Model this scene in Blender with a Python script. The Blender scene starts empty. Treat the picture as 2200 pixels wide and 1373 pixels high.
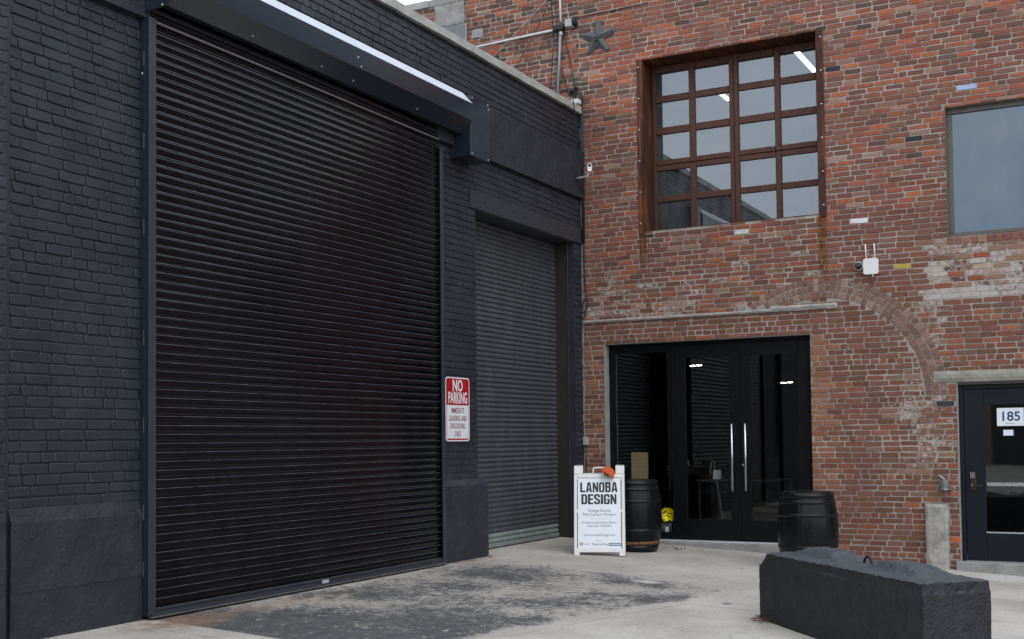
import bpy, bmesh, math, random
from mathutils import Vector, Matrix, noise

scene = bpy.context.scene
COL = scene.collection
R = math.radians
PI = math.pi
rnd = random.Random(7)

# ------------------------------------------------------------------ camera
CAM = Vector((-15.515, -7.131, 1.6))
CX = Vector((0.47179, -0.88164, -0.01111)); CX.normalize()
CF = Vector((0.88109, 0.47129, 0.03909)); CF.normalize()
CD = CF.cross(CX); CD.normalize()           # image down
cd = bpy.data.cameras.new('camera')
cam = bpy.data.objects.new('camera', cd)
COL.objects.link(cam)
m3 = Matrix((CX, -CD, -CF)).transposed()
cam.matrix_world = Matrix.Translation(CAM) @ m3.to_4x4()
cd.sensor_width = 36.0
cd.lens = 2547.8 / 2200 * 36.0
cd.shift_y = (845.19 - 686.5) / 2200
cd.clip_start = 0.05
cd.clip_end = 2000
scene.camera = cam

def project(p):
    d = Vector(p) - CAM
    z = d.dot(CF)
    if z < 0.1:
        return None
    return (1100 + 2547.8 * d.dot(CX) / z, 845.19 + 2547.8 * d.dot(CD) / z)

# ------------------------------------------------------------------ world, sun, exposure
SUN_EL, SUN_AZ = R(52), R(215)      # azimuth measured from +y towards +x
w = bpy.data.worlds.new('World')
scene.world = w
w.use_nodes = True
nt = w.node_tree
nt.nodes.clear()
out = nt.nodes.new('ShaderNodeOutputWorld')
bg = nt.nodes.new('ShaderNodeBackground')
sky = nt.nodes.new('ShaderNodeTexSky')
sky.sky_type = 'NISHITA'
sky.sun_disc = False
sky.sun_elevation = SUN_EL
sky.sun_rotation = SUN_AZ
sky.dust_density = 4.0
sky.air_density = 1.0
tc = nt.nodes.new('ShaderNodeTexCoord')
mp = nt.nodes.new('ShaderNodeMapping')
mp.inputs['Scale'].default_value = (1.0, 1.0, 3.2)
cn = nt.nodes.new('ShaderNodeTexNoise')
cn.inputs['Scale'].default_value = 3.4
cn.inputs['Detail'].default_value = 7
cn.inputs['Roughness'].default_value = 0.55
cr = nt.nodes.new('ShaderNodeValToRGB')
cr.color_ramp.elements[0].position = 0.30
cr.color_ramp.elements[0].color = (11.2, 12.8, 15.0, 1)
cr.color_ramp.elements[1].position = 0.72
cr.color_ramp.elements[1].color = (16.0, 16.6, 17.6, 1)
mx = nt.nodes.new('ShaderNodeMix')
mx.data_type = 'RGBA'
mx.inputs[0].default_value = 0.82
nt.links.new(tc.outputs['Generated'], mp.inputs['Vector'])
nt.links.new(mp.outputs['Vector'], cn.inputs['Vector'])
nt.links.new(cn.outputs['Fac'], cr.inputs['Fac'])
nt.links.new(sky.outputs['Color'], mx.inputs[6])
nt.links.new(cr.outputs['Color'], mx.inputs[7])
nt.links.new(mx.outputs[2], bg.inputs['Color'])
bg.inputs['Strength'].default_value = 0.118
nt.links.new(bg.outputs['Background'], out.inputs['Surface'])

sl = bpy.data.lights.new('sun', 'SUN')
sun = bpy.data.objects.new('sun', sl)
COL.objects.link(sun)
sl.energy = 0.5
sl.angle = R(35)
sl.color = (1.0, 0.96, 0.9)
sd = Vector((math.sin(SUN_AZ) * math.cos(SUN_EL), math.cos(SUN_AZ) * math.cos(SUN_EL), math.sin(SUN_EL)))
sun.rotation_euler = sd.to_track_quat('Z', 'Y').to_euler()
sun.location = (-20, -20, 30)

vs = scene.view_settings
vs.view_transform = 'Standard'
vs.look = 'None'
vs.exposure = 0.0
vs.gamma = 1.0
vs.use_curve_mapping = False
scene.cycles.max_bounces = 8
scene.cycles.transparent_max_bounces = 12
scene.cycles.caustics_reflective = False
scene.cycles.caustics_refractive = False

# ------------------------------------------------------------------ node helpers
class NT:
    def __init__(s, name):
        s.m = bpy.data.materials.new(name)
        s.m.use_nodes = True
        s.t = s.m.node_tree
        s.b = s.t.nodes['Principled BSDF']
        s.out = s.t.nodes['Material Output']
        s._pos = None
    def n(s, kind, **k):
        x = s.t.nodes.new(kind)
        for a, v in k.items():
            setattr(x, a, v)
        return x
    def link(s, a, b):
        s.t.links.new(a, b)
    def pos(s):
        if s._pos is None:
            s._pos = s.n('ShaderNodeNewGeometry').outputs['Position']
        return s._pos
    def noise(s, scale, detail=4, rough=0.55, vec=None, stretch=None, out='Fac'):
        x = s.n('ShaderNodeTexNoise')
        x.inputs['Scale'].default_value = scale
        x.inputs['Detail'].default_value = detail
        x.inputs['Roughness'].default_value = rough
        v = vec if vec is not None else s.pos()
        if stretch:
            mpn = s.n('ShaderNodeMapping')
            mpn.inputs['Scale'].default_value = stretch
            s.link(v, mpn.inputs['Vector'])
            v = mpn.outputs['Vector']
        s.link(v, x.inputs['Vector'])
        return x.outputs[out]
    def math(s, op, a, b=None, c=None, clamp=False):
        x = s.n('ShaderNodeMath', operation=op)
        x.use_clamp = clamp
        for i, v in enumerate((a, b, c)):
            if v is None:
                continue
            if isinstance(v, (int, float)):
                x.inputs[i].default_value = v
            else:
                s.link(v, x.inputs[i])
        return x.outputs[0]
    def ramp(s, v, a, b, lo=0.0, hi=1.0, smooth=True):
        x = s.n('ShaderNodeMapRange')
        if smooth:
            x.interpolation_type = 'SMOOTHSTEP'
        x.inputs['From Min'].default_value = a
        x.inputs['From Max'].default_value = b
        x.inputs['To Min'].default_value = lo
        x.inputs['To Max'].default_value = hi
        s.link(v, x.inputs['Value'])
        return x.outputs['Result']
    def mix(s, f, a, b, blend='MIX'):
        x = s.n('ShaderNodeMix', data_type='RGBA', blend_type=blend)
        for i, v in ((0, f), (6, a), (7, b)):
            if isinstance(v, (int, float)):
                x.inputs[i].default_value = v if i == 0 else (v, v, v, 1)
            elif isinstance(v, (tuple, list)):
                x.inputs[i].default_value = (*v[:3], 1)
            else:
                s.link(v, x.inputs[i])
        return x.outputs[2]
    def xyz(s):
        x = s.n('ShaderNodeSeparateXYZ')
        s.link(s.pos(), x.inputs[0])
        return x.outputs
    def bump(s, h, strength=0.5, dist=0.01):
        x = s.n('ShaderNodeBump')
        x.inputs['Strength'].default_value = strength
        x.inputs['Distance'].default_value = dist
        s.link(h, x.inputs['Height'])
        s.link(x.outputs['Normal'], s.b.inputs['Normal'])
    def set(s, col=None, rough=None, metal=None, spec=None):
        for k, v in (('Base Color', col), ('Roughness', rough), ('Metallic', metal), ('Specular IOR Level', spec)):
            if v is None:
                continue
            i = s.b.inputs[k]
            if isinstance(v, (int, float)):
                i.default_value = v
            elif isinstance(v, (tuple, list)):
                i.default_value = (*v[:3], 1)
            else:
                s.link(v, i)
        return s

def M(name, col, rough=0.6, metal=0.0, spec=0.5, var=0.15, scale=12.0, bump=0.0, bscale=60.0, dist=0.004, detail=5):
    t = NT(name)
    nz = t.noise(scale, detail)
    f = t.ramp(nz, 0.25, 0.75, 1 - var, 1 + var, smooth=False)
    c = t.mix(1.0, col, f, 'MULTIPLY')
    t.set(c, None, metal, spec)
    t.link(t.ramp(t.noise(scale * 1.7, 4), 0.3, 0.7, max(0.03, rough - 0.08), min(1, rough + 0.08), smooth=False), t.b.inputs['Roughness'])
    if bump:
        t.bump(t.noise(bscale, 6, 0.6), bump, dist)
    return t.m

def emit(name, col, st):
    t = NT(name)
    t.b.inputs['Base Color'].default_value = (*col, 1)
    t.b.inputs['Emission Color'].default_value = (*col, 1)
    t.b.inputs['Emission Strength'].default_value = st
    return t.m

def glass(name, ior, tint, wav=0.0, refl=(0.96, 0.98, 1.0), film=0.0):
    t = NT(name)
    t.t.nodes.remove(t.b)
    fr = t.n('ShaderNodeFresnel')
    fr.inputs['IOR'].default_value = ior
    g = t.n('ShaderNodeBsdfGlossy')
    g.inputs['Roughness'].default_value = 0.015
    g.inputs['Color'].default_value = (*refl, 1)
    tr = t.n('ShaderNodeBsdfTransparent')
    tr.inputs['Color'].default_value = (*tint, 1)
    mxs = t.n('ShaderNodeMixShader')
    if wav:
        b = t.n('ShaderNodeBump')
        b.inputs['Strength'].default_value = wav
        b.inputs['Distance'].default_value = 0.01
        t.link(t.noise(1.6, 1), b.inputs['Height'])
        t.link(b.outputs['Normal'], g.inputs['Normal'])
    gb = t.n('ShaderNodeNewGeometry')      # one reflection per pane: only the outer skin mirrors
    t.link(t.math('MULTIPLY', fr.outputs[0], t.math('SUBTRACT', 1.0, gb.outputs['Backfacing'])), mxs.inputs[0])
    t.link(tr.outputs[0], mxs.inputs[1])
    t.link(g.outputs[0], mxs.inputs[2])
    if film:
        df = t.n('ShaderNodeBsdfDiffuse')
        df.inputs['Color'].default_value = (0.42, 0.44, 0.46, 1)
        m2 = t.n('ShaderNodeMixShader')
        t.link(t.ramp(t.noise(3.5, 6, 0.7, stretch=(1, 1, 0.35)), 0.35, 0.7, film * .4, film * 1.7), m2.inputs[0])
        t.link(mxs.outputs[0], m2.inputs[1]); t.link(df.outputs[0], m2.inputs[2])
        mxs = m2
    t.link(mxs.outputs[0], t.out.inputs['Surface'])
    return t.m

# rust runs below the corners of the big window (y centre, half width, top z, bottom z)
STAINS = [(-0.955, 0.072, 4.56, 3.80), (-3.465, 0.072, 4.56, 3.50)]
def stain_mask(t):
    X, Y, Z = t.xyz()
    nz = t.noise(7.0, 5, 0.6, stretch=(1, 2.4, 0.5))
    tot = None
    for yc, hw, zt, zb in STAINS:
        d = t.math('ABSOLUTE', t.math('SUBTRACT', Y, yc))
        a = t.ramp(d, hw * 1.25, hw * 0.35)
        b = t.ramp(Z, zb, zb + 0.45)
        c = t.ramp(Z, zt + 0.01, zt - 0.01)
        v = t.math('MULTIPLY', t.math('MULTIPLY', a, b), c)
        tot = v if tot is None else t.math('MAXIMUM', tot, v)
    return t.math('MULTIPLY', tot, t.ramp(nz, 0.30, 0.52, 0.62, 1.0))

def brick_material():
    t = NT('fired_brick')
    at = t.n('ShaderNodeAttribute')
    at.attribute_name = 'bcol'
    c = at.outputs['Color']
    wash = at.outputs['Alpha']
    n1 = t.noise(46, 5, 0.65)
    c = t.mix(1.0, c, t.ramp(n1, 0.25, 0.75, 0.62, 1.38, smooth=False), 'MULTIPLY')
    n2 = t.noise(11, 4, 0.6, stretch=(1, 1, 2.2))
    c = t.mix(t.ramp(n2, 0.50, 0.78, 0.0, 0.55), c, t.mix(1.0, c, (0.55, 0.50, 0.52), 'MULTIPLY'))
    n3 = t.noise(150, 3, 0.6)
    c = t.mix(t.ramp(n3, 0.62, 0.72, 0.0, 0.5), c, (0.05, 0.03, 0.028))
    nw = t.noise(17, 9, 0.76)
    wash = t.math('ADD', wash, t.ramp(t.noise(1.7, 5, 0.65), 0.42, 0.72, -0.04, 0.20))
    thr = t.math('SUBTRACT', 1.03, t.math('MULTIPLY', wash, 0.72))
    wm = t.math('MULTIPLY', t.math('SUBTRACT', nw, thr), 9.0, clamp=True)
    c = t.mix(t.math('MULTIPLY', wm, 0.86), c, t.mix(t.noise(60, 3), (0.36, 0.33, 0.31), (0.60, 0.56, 0.53)))
    c = t.mix(t.math('MULTIPLY', stain_mask(t), 0.95), c, t.mix(t.ramp(t.noise(16, 4, stretch=(1, 2, .4)), .4, .6), (0.040, 0.016, 0.007), (0.24, 0.085, 0.014)))
    t.set(c, 0.88, 0, 0.25)
    t.bump(t.math('ADD', t.noise(70, 6, 0.65), t.math('MULTIPLY', t.noise(240, 3), 0.4)), 0.55, 0.004)
    return t.m

def mortar_material():
    t = NT('lime_mortar')
    n = t.noise(2.2, 5, 0.6)
    c = t.mix(t.ramp(n, 0.35, 0.65), (0.25, 0.23, 0.205), (0.42, 0.392, 0.355))
    c = t.mix(1.0, c, t.ramp(t.noise(60, 5, 0.7), 0.25, 0.75, 0.66, 1.25, smooth=False), 'MULTIPLY')
    c = t.mix(t.math('MULTIPLY', stain_mask(t), 0.8), c, (0.2, 0.10, 0.035))
    t.set(c, 0.93, 0, 0.2)
    t.bump(t.noise(110, 6, 0.7), 0.7, 0.004)
    return t.m

def black_paint():
    t = NT('black_masonry_paint')
    n = t.noise(3.0, 6, 0.6)
    c = t.mix(t.ramp(n, 0.3, 0.7), (0.0175, 0.0202, 0.028), (0.030, 0.0335, 0.0435))
    c = t.mix(1.0, c, t.ramp(t.noise(0.7, 5, 0.6), 0.3, 0.7, 0.80, 1.22, smooth=False), 'MULTIPLY')
    # scuffs and dust
    s = t.noise(22, 8, 0.75)
    c = t.mix(t.ramp(s, 0.64, 0.74, 0, 0.55), c, (0.10, 0.10, 0.108))
    c = t.mix(t.ramp(t.noise(6, 8, 0.8, stretch=(1, 1, 0.35)), 0.60, 0.74, 0, 0.35), c, (0.075, 0.08, 0.092))
    t.set(c, t.ramp(t.noise(14, 5), 0.3, 0.7, 0.42, 0.62, smooth=False), 0, 0.45)
    t.bump(t.math('ADD', t.noise(55, 6, 0.62), t.math('MULTIPLY', t.noise(18, 3), 0.8)), 0.5, 0.004)
    return t.m

def black_stucco():
    t = NT('black_painted_concrete')
    n = t.noise(2.0, 6, 0.6)
    c = t.mix(t.ramp(n, 0.3, 0.7), (0.0175, 0.0202, 0.028), (0.030, 0.0335, 0.0435))
    s = t.noise(14, 8, 0.8, stretch=(1, 1, 0.5))
    c = t.mix(t.ramp(s, 0.64, 0.78, 0, 0.5), c, (0.12, 0.12, 0.122))
    t.set(c, t.ramp(t.noise(9, 5), 0.3, 0.7, 0.5, 0.7, smooth=False), 0, 0.4)
    vo = t.n('ShaderNodeTexVoronoi')
    vo.inputs['Scale'].default_value = 42
    t.link(t.pos(), vo.inputs['Vector'])
    pit = t.math('MULTIPLY', t.ramp(vo.outputs['Distance'], 0.0, 0.32), t.ramp(t.noise(5, 4), 0.40, 0.60, 0.2, 1.4))
    h = t.math('ADD', t.noise(95, 7, 0.75), t.math('MULTIPLY', t.noise(7, 4), 1.2))
    t.bump(t.math('ADD', h, pit), 0.85, 0.009)
    return t.m

def shutter_paint(name, lo, hi, rough, streak, chips=0.25, spec=0.5):
    t = NT(name)
    X, Y, Z = t.xyz()
    n = t.noise(9, 6, 0.7, stretch=(1.0, 1, 0.12))
    c = t.mix(t.ramp(n, 0.35, 0.75), lo, hi)
    if streak:
        nz = t.noise(1.3, 3, 0.5, stretch=(3.4, 1, 0.22))
        c = t.mix(t.ramp(nz, 0.63, 0.76, 0, 0.35), c, streak)
    k = t.noise(45, 4, 0.7, stretch=(0.35, 1, 1.0))
    c = t.mix(t.ramp(k, 0.72, 0.78, 0, chips), c, (0.28, 0.29, 0.30))
    t.set(c, t.ramp(t.noise(6, 5, 0.6, stretch=(1, 1, 0.3)), 0.3, 0.7, rough - 0.06, rough + 0.10, smooth=False), 0, spec)
    return t.m

def concrete_ground():
    t = NT('ground_concrete')
    X, Y, Z = t.xyz()
    n = t.noise(1.1, 7, 0.62)
    c = t.mix(t.ramp(n, 0.32, 0.68), (0.40, 0.372, 0.33), (0.53, 0.50, 0.45))
    c = t.mix(t.ramp(t.noise(4.5, 6, 0.7), 0.55, 0.8, 0, 0.5), c, (0.27, 0.262, 0.245))
    c = t.mix(1.0, c, t.ramp(t.noise(85, 4, 0.7), 0.3, 0.7, 0.82, 1.15, smooth=False), 'MULTIPLY')
    c = t.mix(t.ramp(t.noise(190, 2, 0.5), 0.68, 0.74, 0, 0.7), c, (0.10, 0.095, 0.09))
    c = t.mix(1.0, c, t.ramp(t.noise(26, 8, 0.8), 0.32, 0.68, 0.80, 1.14, smooth=False), 'MULTIPLY')
    c = t.mix(t.ramp(t.noise(55, 3, 0.6), 0.66, 0.72, 0, 0.55), c, (0.17, 0.16, 0.15))
    # worn black coating in front of the big shutter
    left = t.ramp(X, -8.50, -8.42)
    diag = t.math('ADD', t.math('ADD', Y, t.math('MULTIPLY', t.math('ADD', X, 4.79), 0.235)), 3.24)
    front = t.ramp(diag, -0.12, 0.30)
    wall = t.ramp(Y, 0.02, -0.40, 0.62, 1.0)
    reg = t.math('MULTIPLY', t.math('MULTIPLY', left, front), t.math('MULTIPLY', wall, t.ramp(X, -2.2, -3.9)))
    big = t.noise(1.1, 3, 0.5)
    fine = t.noise(4.2, 12, 0.88)
    cov = t.math('ADD', t.math('MULTIPLY', big, 0.34), t.math('MULTIPLY', fine, 0.40))
    cov = t.math('ADD', cov, t.math('MULTIPLY', t.noise(19, 6, 0.75, stretch=(1.5, 0.8, 1)), 0.34))
    cov = t.math('ADD', cov, t.math('MULTIPLY', t.noise(75, 4, 0.7), 0.26))
    base = t.ramp(X, -8.2, -6.0, 0.545, 0.628, smooth=False)
    thr = t.math('ADD', base, t.math('MULTIPLY', t.math('SUBTRACT', 1.0, reg), 0.20))
    pm = t.math('MULTIPLY', t.math('SUBTRACT', cov, thr), 15.0, clamp=True)
    pm = t.math('MULTIPLY', pm, t.ramp(t.noise(120, 3, 0.6), 0.30, 0.45, 0.55, 1.0))
    pm = t.math('MULTIPLY', pm, t.ramp(t.noise(9, 10, 0.85, stretch=(0.8, 1.3, 1)), 0.565, 0.62, 1.0, 0.12))
    coat = t.mix(t.ramp(t.noise(9, 6, 0.7), 0.3, 0.7), (0.048, 0.051, 0.058), (0.098, 0.098, 0.098))
    coat = t.mix(t.ramp(t.noise(160, 2), 0.62, 0.70, 0, 0.6), coat, (0.30, 0.29, 0.27))
    c = t.mix(t.math('MULTIPLY', pm, left), c, coat)
    # rusty silt at both shutter corners and sandy wash along the shutter
    def blob(x0, y0, rx, ry):
        dx = t.math('DIVIDE', t.math('SUBTRACT', X, x0), rx)
        dy = t.math('DIVIDE', t.math('SUBTRACT', Y, y0), ry)
        d = t.math('SQRT', t.math('ADD', t.math('MULTIPLY', dx, dx), t.math('MULTIPLY', dy, dy)))
        return t.ramp(d, 1.0, 0.25)
    rn = t.ramp(t.noise(5, 6, 0.7), 0.30, 0.62)
    for bx, by, rx, ry, k in ((-8.45, -0.32, 0.75, 0.42, 0.9), (-3.45, -0.06, 0.8, 0.20, 0.95), (-7.4, -0.35, 1.5, 0.22, 0.5)):
        c = t.mix(t.math('MULTIPLY', t.math('MULTIPLY', blob(bx, by, rx, ry), rn), k), c, t.mix(t.noise(12, 4), (0.16, 0.085, 0.055), (0.33, 0.24, 0.17)))
    sn = t.ramp(t.noise(3.4, 8, 0.78, stretch=(0.8, 1.6, 1)), 0.50, 0.60)
    for bx, by, rx, ry, k in ((-6.5, -0.42, 1.7, 0.28, 0.75), (-3.0, -0.45, 1.3, 0.3, 0.45)):
        c = t.mix(t.math('MULTIPLY', t.math('MULTIPLY', blob(bx, by, rx, ry), sn), k), c, (0.46, 0.40, 0.31))
    # whitish spill and oily spots
    for bx, by, rx, ry, col, k in ((-3.69, -2.40, 0.16, 0.22, (0.62, 0.62, 0.61), 0.8), (-4.55, -3.56, 0.10, 0.07, (0.12, 0.12, 0.14), 0.9),
                                   (-4.59, -3.0, 0.18, 0.22, (0.17, 0.17, 0.17), 0.8), (-2.95, -0.28, 0.14, 0.10, (0.60, 0.58, 0.55), 0.7),
                                   (-0.5, -5.6, 0.5, 0.35, (0.58, 0.58, 0.575), 0.8), (-5.1, -6.2, 0.7, 0.35, (0.30, 0.34, 0.42), 0.7)):
        c = t.mix(t.math('MULTIPLY', t.math('MULTIPLY', blob(bx, by, rx, ry), t.ramp(t.noise(14, 5), 0.3, 0.5)), k), c, col)
    # carriageway beyond the apron
    road = t.ramp(Y, -10.9, -11.0)
    c = t.mix(road, c, t.mix(t.noise(120, 3), (0.04, 0.04, 0.042), (0.075, 0.073, 0.07)))
    t.set(c, 0.85, 0, 0.3)
    t.bump(t.math('ADD', t.noise(130, 5, 0.7), t.math('MULTIPLY', t.noise(9, 5), 1.5)), 0.45, 0.004)
    return t.m

def rust_steel():
    t = NT('weathering_steel')
    n = t.noise(9, 7, 0.7, stretch=(1, 1, 0.35))
    c = t.mix(t.ramp(n, 0.3, 0.7), (0.028, 0.011, 0.008), (0.085, 0.027, 0.013))
    n2 = t.noise(3.5, 6, 0.7, stretch=(1, 3, 0.2))
    c = t.mix(t.ramp(n2, 0.46, 0.66, 0, 0.85), c, (0.22, 0.070, 0.020))
    t.set(c, 0.72, 0, 0.35)
    t.bump(t.noise(90, 5, 0.7), 0.3, 0.002)
    return t.m

def sash_paint():
    t = NT('brown_flaking_sash')
    n = t.noise(30, 8, 0.75)
    c = t.mix(t.ramp(n, 0.35, 0.65), (0.050, 0.018, 0.011), (0.100, 0.036, 0.020))
    c = t.mix(t.ramp(t.noise(24, 8, 0.8), 0.56, 0.70, 0, 0.7), c, (0.17, 0.085, 0.05))
    t.set(c, 0.6, 0, 0.4)
    t.bump(t.noise(60, 6, 0.7), 0.5, 0.003)
    return t.m

def stone(name, lo, hi, dark=0.45):
    t = NT(name)
    n = t.noise(5, 8, 0.68)
    c = t.mix(t.ramp(n, 0.3, 0.7), lo, hi)
    c = t.mix(t.ramp(t.noise(16, 8, 0.8), 0.56, 0.75, 0, dark), c, tuple(v * 0.28 for v in lo))
    t.set(c, 0.9, 0, 0.25)
    t.bump(t.math('ADD', t.noise(50, 7, 0.7), t.math('MULTIPLY', t.noise(8, 5), 1.5)), 0.7, 0.008)
    return t.m

m_brick = brick_material()
m_mortar = mortar_material()
m_black = black_paint()
m_stucco = black_stucco()
m_shut = shutter_paint('black_shutter_paint', (0.003, 0.0034, 0.0048), (0.006, 0.0066, 0.009), 0.12, (0.018, 0.019, 0.021), spec=0.27)
m_slatlip = M('worn_slat_lip', (0.075, 0.08, 0.09), 0.4, 0.2, 0.6, 0.8, 9)
m_shut2 = shutter_paint('grey_shutter_paint', (0.058, 0.064, 0.073), (0.090, 0.097, 0.107), 0.40, None)
m_slatgreen = shutter_paint('bare_galvanised_slat', (0.20, 0.235, 0.22), (0.27, 0.30, 0.285), 0.5, None)
def plain(name, col, rough, metal=0.0, spec=0.5):
    t = NT(name)
    t.set(col, rough, metal, spec)
    return t.m
m_hood = plain('hood_paint', (0.018, 0.024, 0.036), 0.2, 0, 0.8)
m_topsheen = M('hood_top_painted_sheen', (0.62, 0.65, 0.70), 0.5, 0.25, 0.5, 0.05, 5)  # pale colour paints the sky's reflection on the hood's top slope
m_rail = M('rail_paint', (0.033, 0.038, 0.047), 0.42, 0, 0.5, 0.15, 5)
m_lip = M('worn_bar_lip', (0.16, 0.15, 0.15), 0.5, 0.3, 0.5, 0.3, 20)
m_darksteel = M('brown_black_steel', (0.030, 0.025, 0.022), 0.5, 0, 0.5, 0.3, 8)
m_screw = M('zinc_screw', (0.55, 0.56, 0.58), 0.35, 0.8, 0.5, 0.1, 30)
m_ground = concrete_ground()
m_coping = stone('weathered_coping', (0.33, 0.325, 0.30), (0.48, 0.47, 0.44), 0.7)
m_stone = stone('guard_stone', (0.24, 0.228, 0.21), (0.44, 0.42, 0.385), 0.85)
m_lintel = stone('stone_lintel', (0.25, 0.235, 0.20), (0.37, 0.35, 0.30), 0.35)
m_plaster = stone('cement_render', (0.25, 0.24, 0.225), (0.36, 0.35, 0.33), 0.4)
m_ledge = stone('white_ledge_mortar', (0.28, 0.26, 0.235), (0.45, 0.42, 0.385), 0.5)
m_curb = stone('kerb_concrete', (0.24, 0.235, 0.22), (0.34, 0.33, 0.315), 0.5)
m_rust = rust_steel()
m_sash = sash_paint()
m_glass_up = glass('upper_window_glass', 2.6, (0.62, 0.66, 0.68), 0.02, (0.90, 0.96, 1.0), 0.07)
m_glass_rt = glass('plain_window_glass', 2.3, (0.30, 0.36, 0.40), 0.03, (0.70, 0.86, 1.0), 0.09)
m_glass_dr = glass('door_glass', 1.75, (0.94, 0.95, 0.95), 0.015)
m_alu = M('black_door_aluminium', (0.006, 0.0063, 0.0075), 0.36, 0, 0.16, 0.1, 5)
m_navy = M('navy_door_paint', (0.009, 0.0115, 0.017), 0.38, 0, 0.2, 0.1, 5)
m_chrome = M('brushed_steel', (0.62, 0.63, 0.65), 0.28, 1.0, 0.5, 0.06, 60)
m_taupe = M('taupe_window_frame', (0.13, 0.115, 0.10), 0.5, 0, 0.5, 0.1, 8)
m_white = M('white_plastic', (0.78, 0.77, 0.75), 0.42, 0, 0.5, 0.04, 6, 0.12, 20)
m_sheet = M('white_sign_sheet', (0.80, 0.83, 0.87), 0.35, 0, 0.5, 0.02, 3)
m_ink = M('dark_ink', (0.035, 0.036, 0.042), 0.5, 0, 0.3, 0.05, 30)
m_ink2 = M('grey_ink', (0.14, 0.15, 0.17), 0.5, 0, 0.3, 0.05, 30)
m_sill = M('pale_aluminium_sill', (0.58, 0.59, 0.61), 0.5, 0.2, 0.5, 0.15, 12)
m_slot = M('dark_slot', (0.02, 0.022, 0.04), 0.6)
m_paleor = M('pale_orange_print', (0.62, 0.34, 0.24), 0.5)
m_red = M('sign_red', (0.40, 0.010, 0.014), 0.35, 0, 0.5, 0.03, 6)
m_redtext = M('sign_red_text', (0.22, 0.010, 0.02), 0.4, 0, 0.5, 0.03, 6)
m_signwhite = M('sign_white', (0.76, 0.79, 0.82), 0.3, 0, 0.5, 0.03, 5)
m_navyink = M('navy_print', (0.03, 0.05, 0.16), 0.5, 0, 0.3, 0.05, 30)
m_orange = M('orange_fabric', (0.55, 0.10, 0.035), 0.6, 0, 0.4, 0.12, 14, 0.2, 90)
m_barrel = M('black_barrel_paint', (0.005, 0.0055, 0.007), 0.28, 0, 0.25, 0.35, 14, 0.12, 45)
m_hoop = M('black_hoop', (0.0055, 0.006, 0.0075), 0.34, 0, 0.3, 0.3, 20, 0.2, 60)
m_hooprust = M('rusty_hoop', (0.17, 0.075, 0.035), 0.7, 0, 0.4, 0.5, 25, 0.4, 60)
m_cable = M('black_cable', (0.014, 0.014, 0.015), 0.55, 0, 0.5, 0.1, 20)
m_pipew = M('white_conduit', (0.68, 0.68, 0.68), 0.45, 0, 0.5, 0.08, 10)
m_pipeg = M('grey_conduit', (0.30, 0.31, 0.34), 0.45, 0.2, 0.5, 0.12, 10)
m_ltwire = M('pale_wire', (0.40, 0.36, 0.32), 0.6, 0, 0.5, 0.1, 10)
m_greybox = M('grey_enamel_box', (0.36, 0.38, 0.37), 0.5, 0, 0.5, 0.1, 10)
m_hatch = M('grey_hatch_metal', (0.17, 0.175, 0.18), 0.45, 0.1, 0.5, 0.1, 6)
m_star = M('grey_iron_casting', (0.085, 0.088, 0.088), 0.6, 0, 0.4, 0.18, 16, 0.3, 60)
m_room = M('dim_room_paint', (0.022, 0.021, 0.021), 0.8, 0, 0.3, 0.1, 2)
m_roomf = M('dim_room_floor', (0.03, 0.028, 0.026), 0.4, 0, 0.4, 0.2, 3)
m_tube = emit('lit_tube', (1.0, 0.98, 0.95), 4.0)
m_spot = emit('lit_downlight', (1.0, 0.93, 0.82), 14.0)
m_block = M('painted_precast', (0.016, 0.018, 0.023), 0.52, 0, 0.5, 0.45, 9, 1.0, 42, 0.022)
m_flower = M('yellow_petal', (0.95, 0.76, 0.02), 0.6, 0, 0.3, 0.12, 60)
m_leafg = M('green_leaf', (0.035, 0.07, 0.02), 0.6, 0, 0.3, 0.3, 40)
m_pot = M('dark_green_pot', (0.02, 0.03, 0.025), 0.5, 0, 0.5, 0.2, 10)
m_tan = M('tan_board', (0.27, 0.20, 0.10), 0.7, 0, 0.3, 0.12, 5)
m_twig = M('dead_twig', (0.16, 0.075, 0.04), 0.8, 0, 0.3, 0.5, 40)
m_silver = M('silver_label', (0.55, 0.57, 0.60), 0.4, 0.3, 0.5, 0.4, 90)
m_lens = M('black_lens', (0.006, 0.006, 0.008), 0.08, 0, 0.6, 0.05, 10)
m_roofing = M('roof_felt', (0.05, 0.05, 0.052), 0.9, 0, 0.3, 0.2, 3)
m_brass = M('bronze_lock', (0.05, 0.033, 0.026), 0.4, 0.5, 0.5, 0.2, 30)

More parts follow.
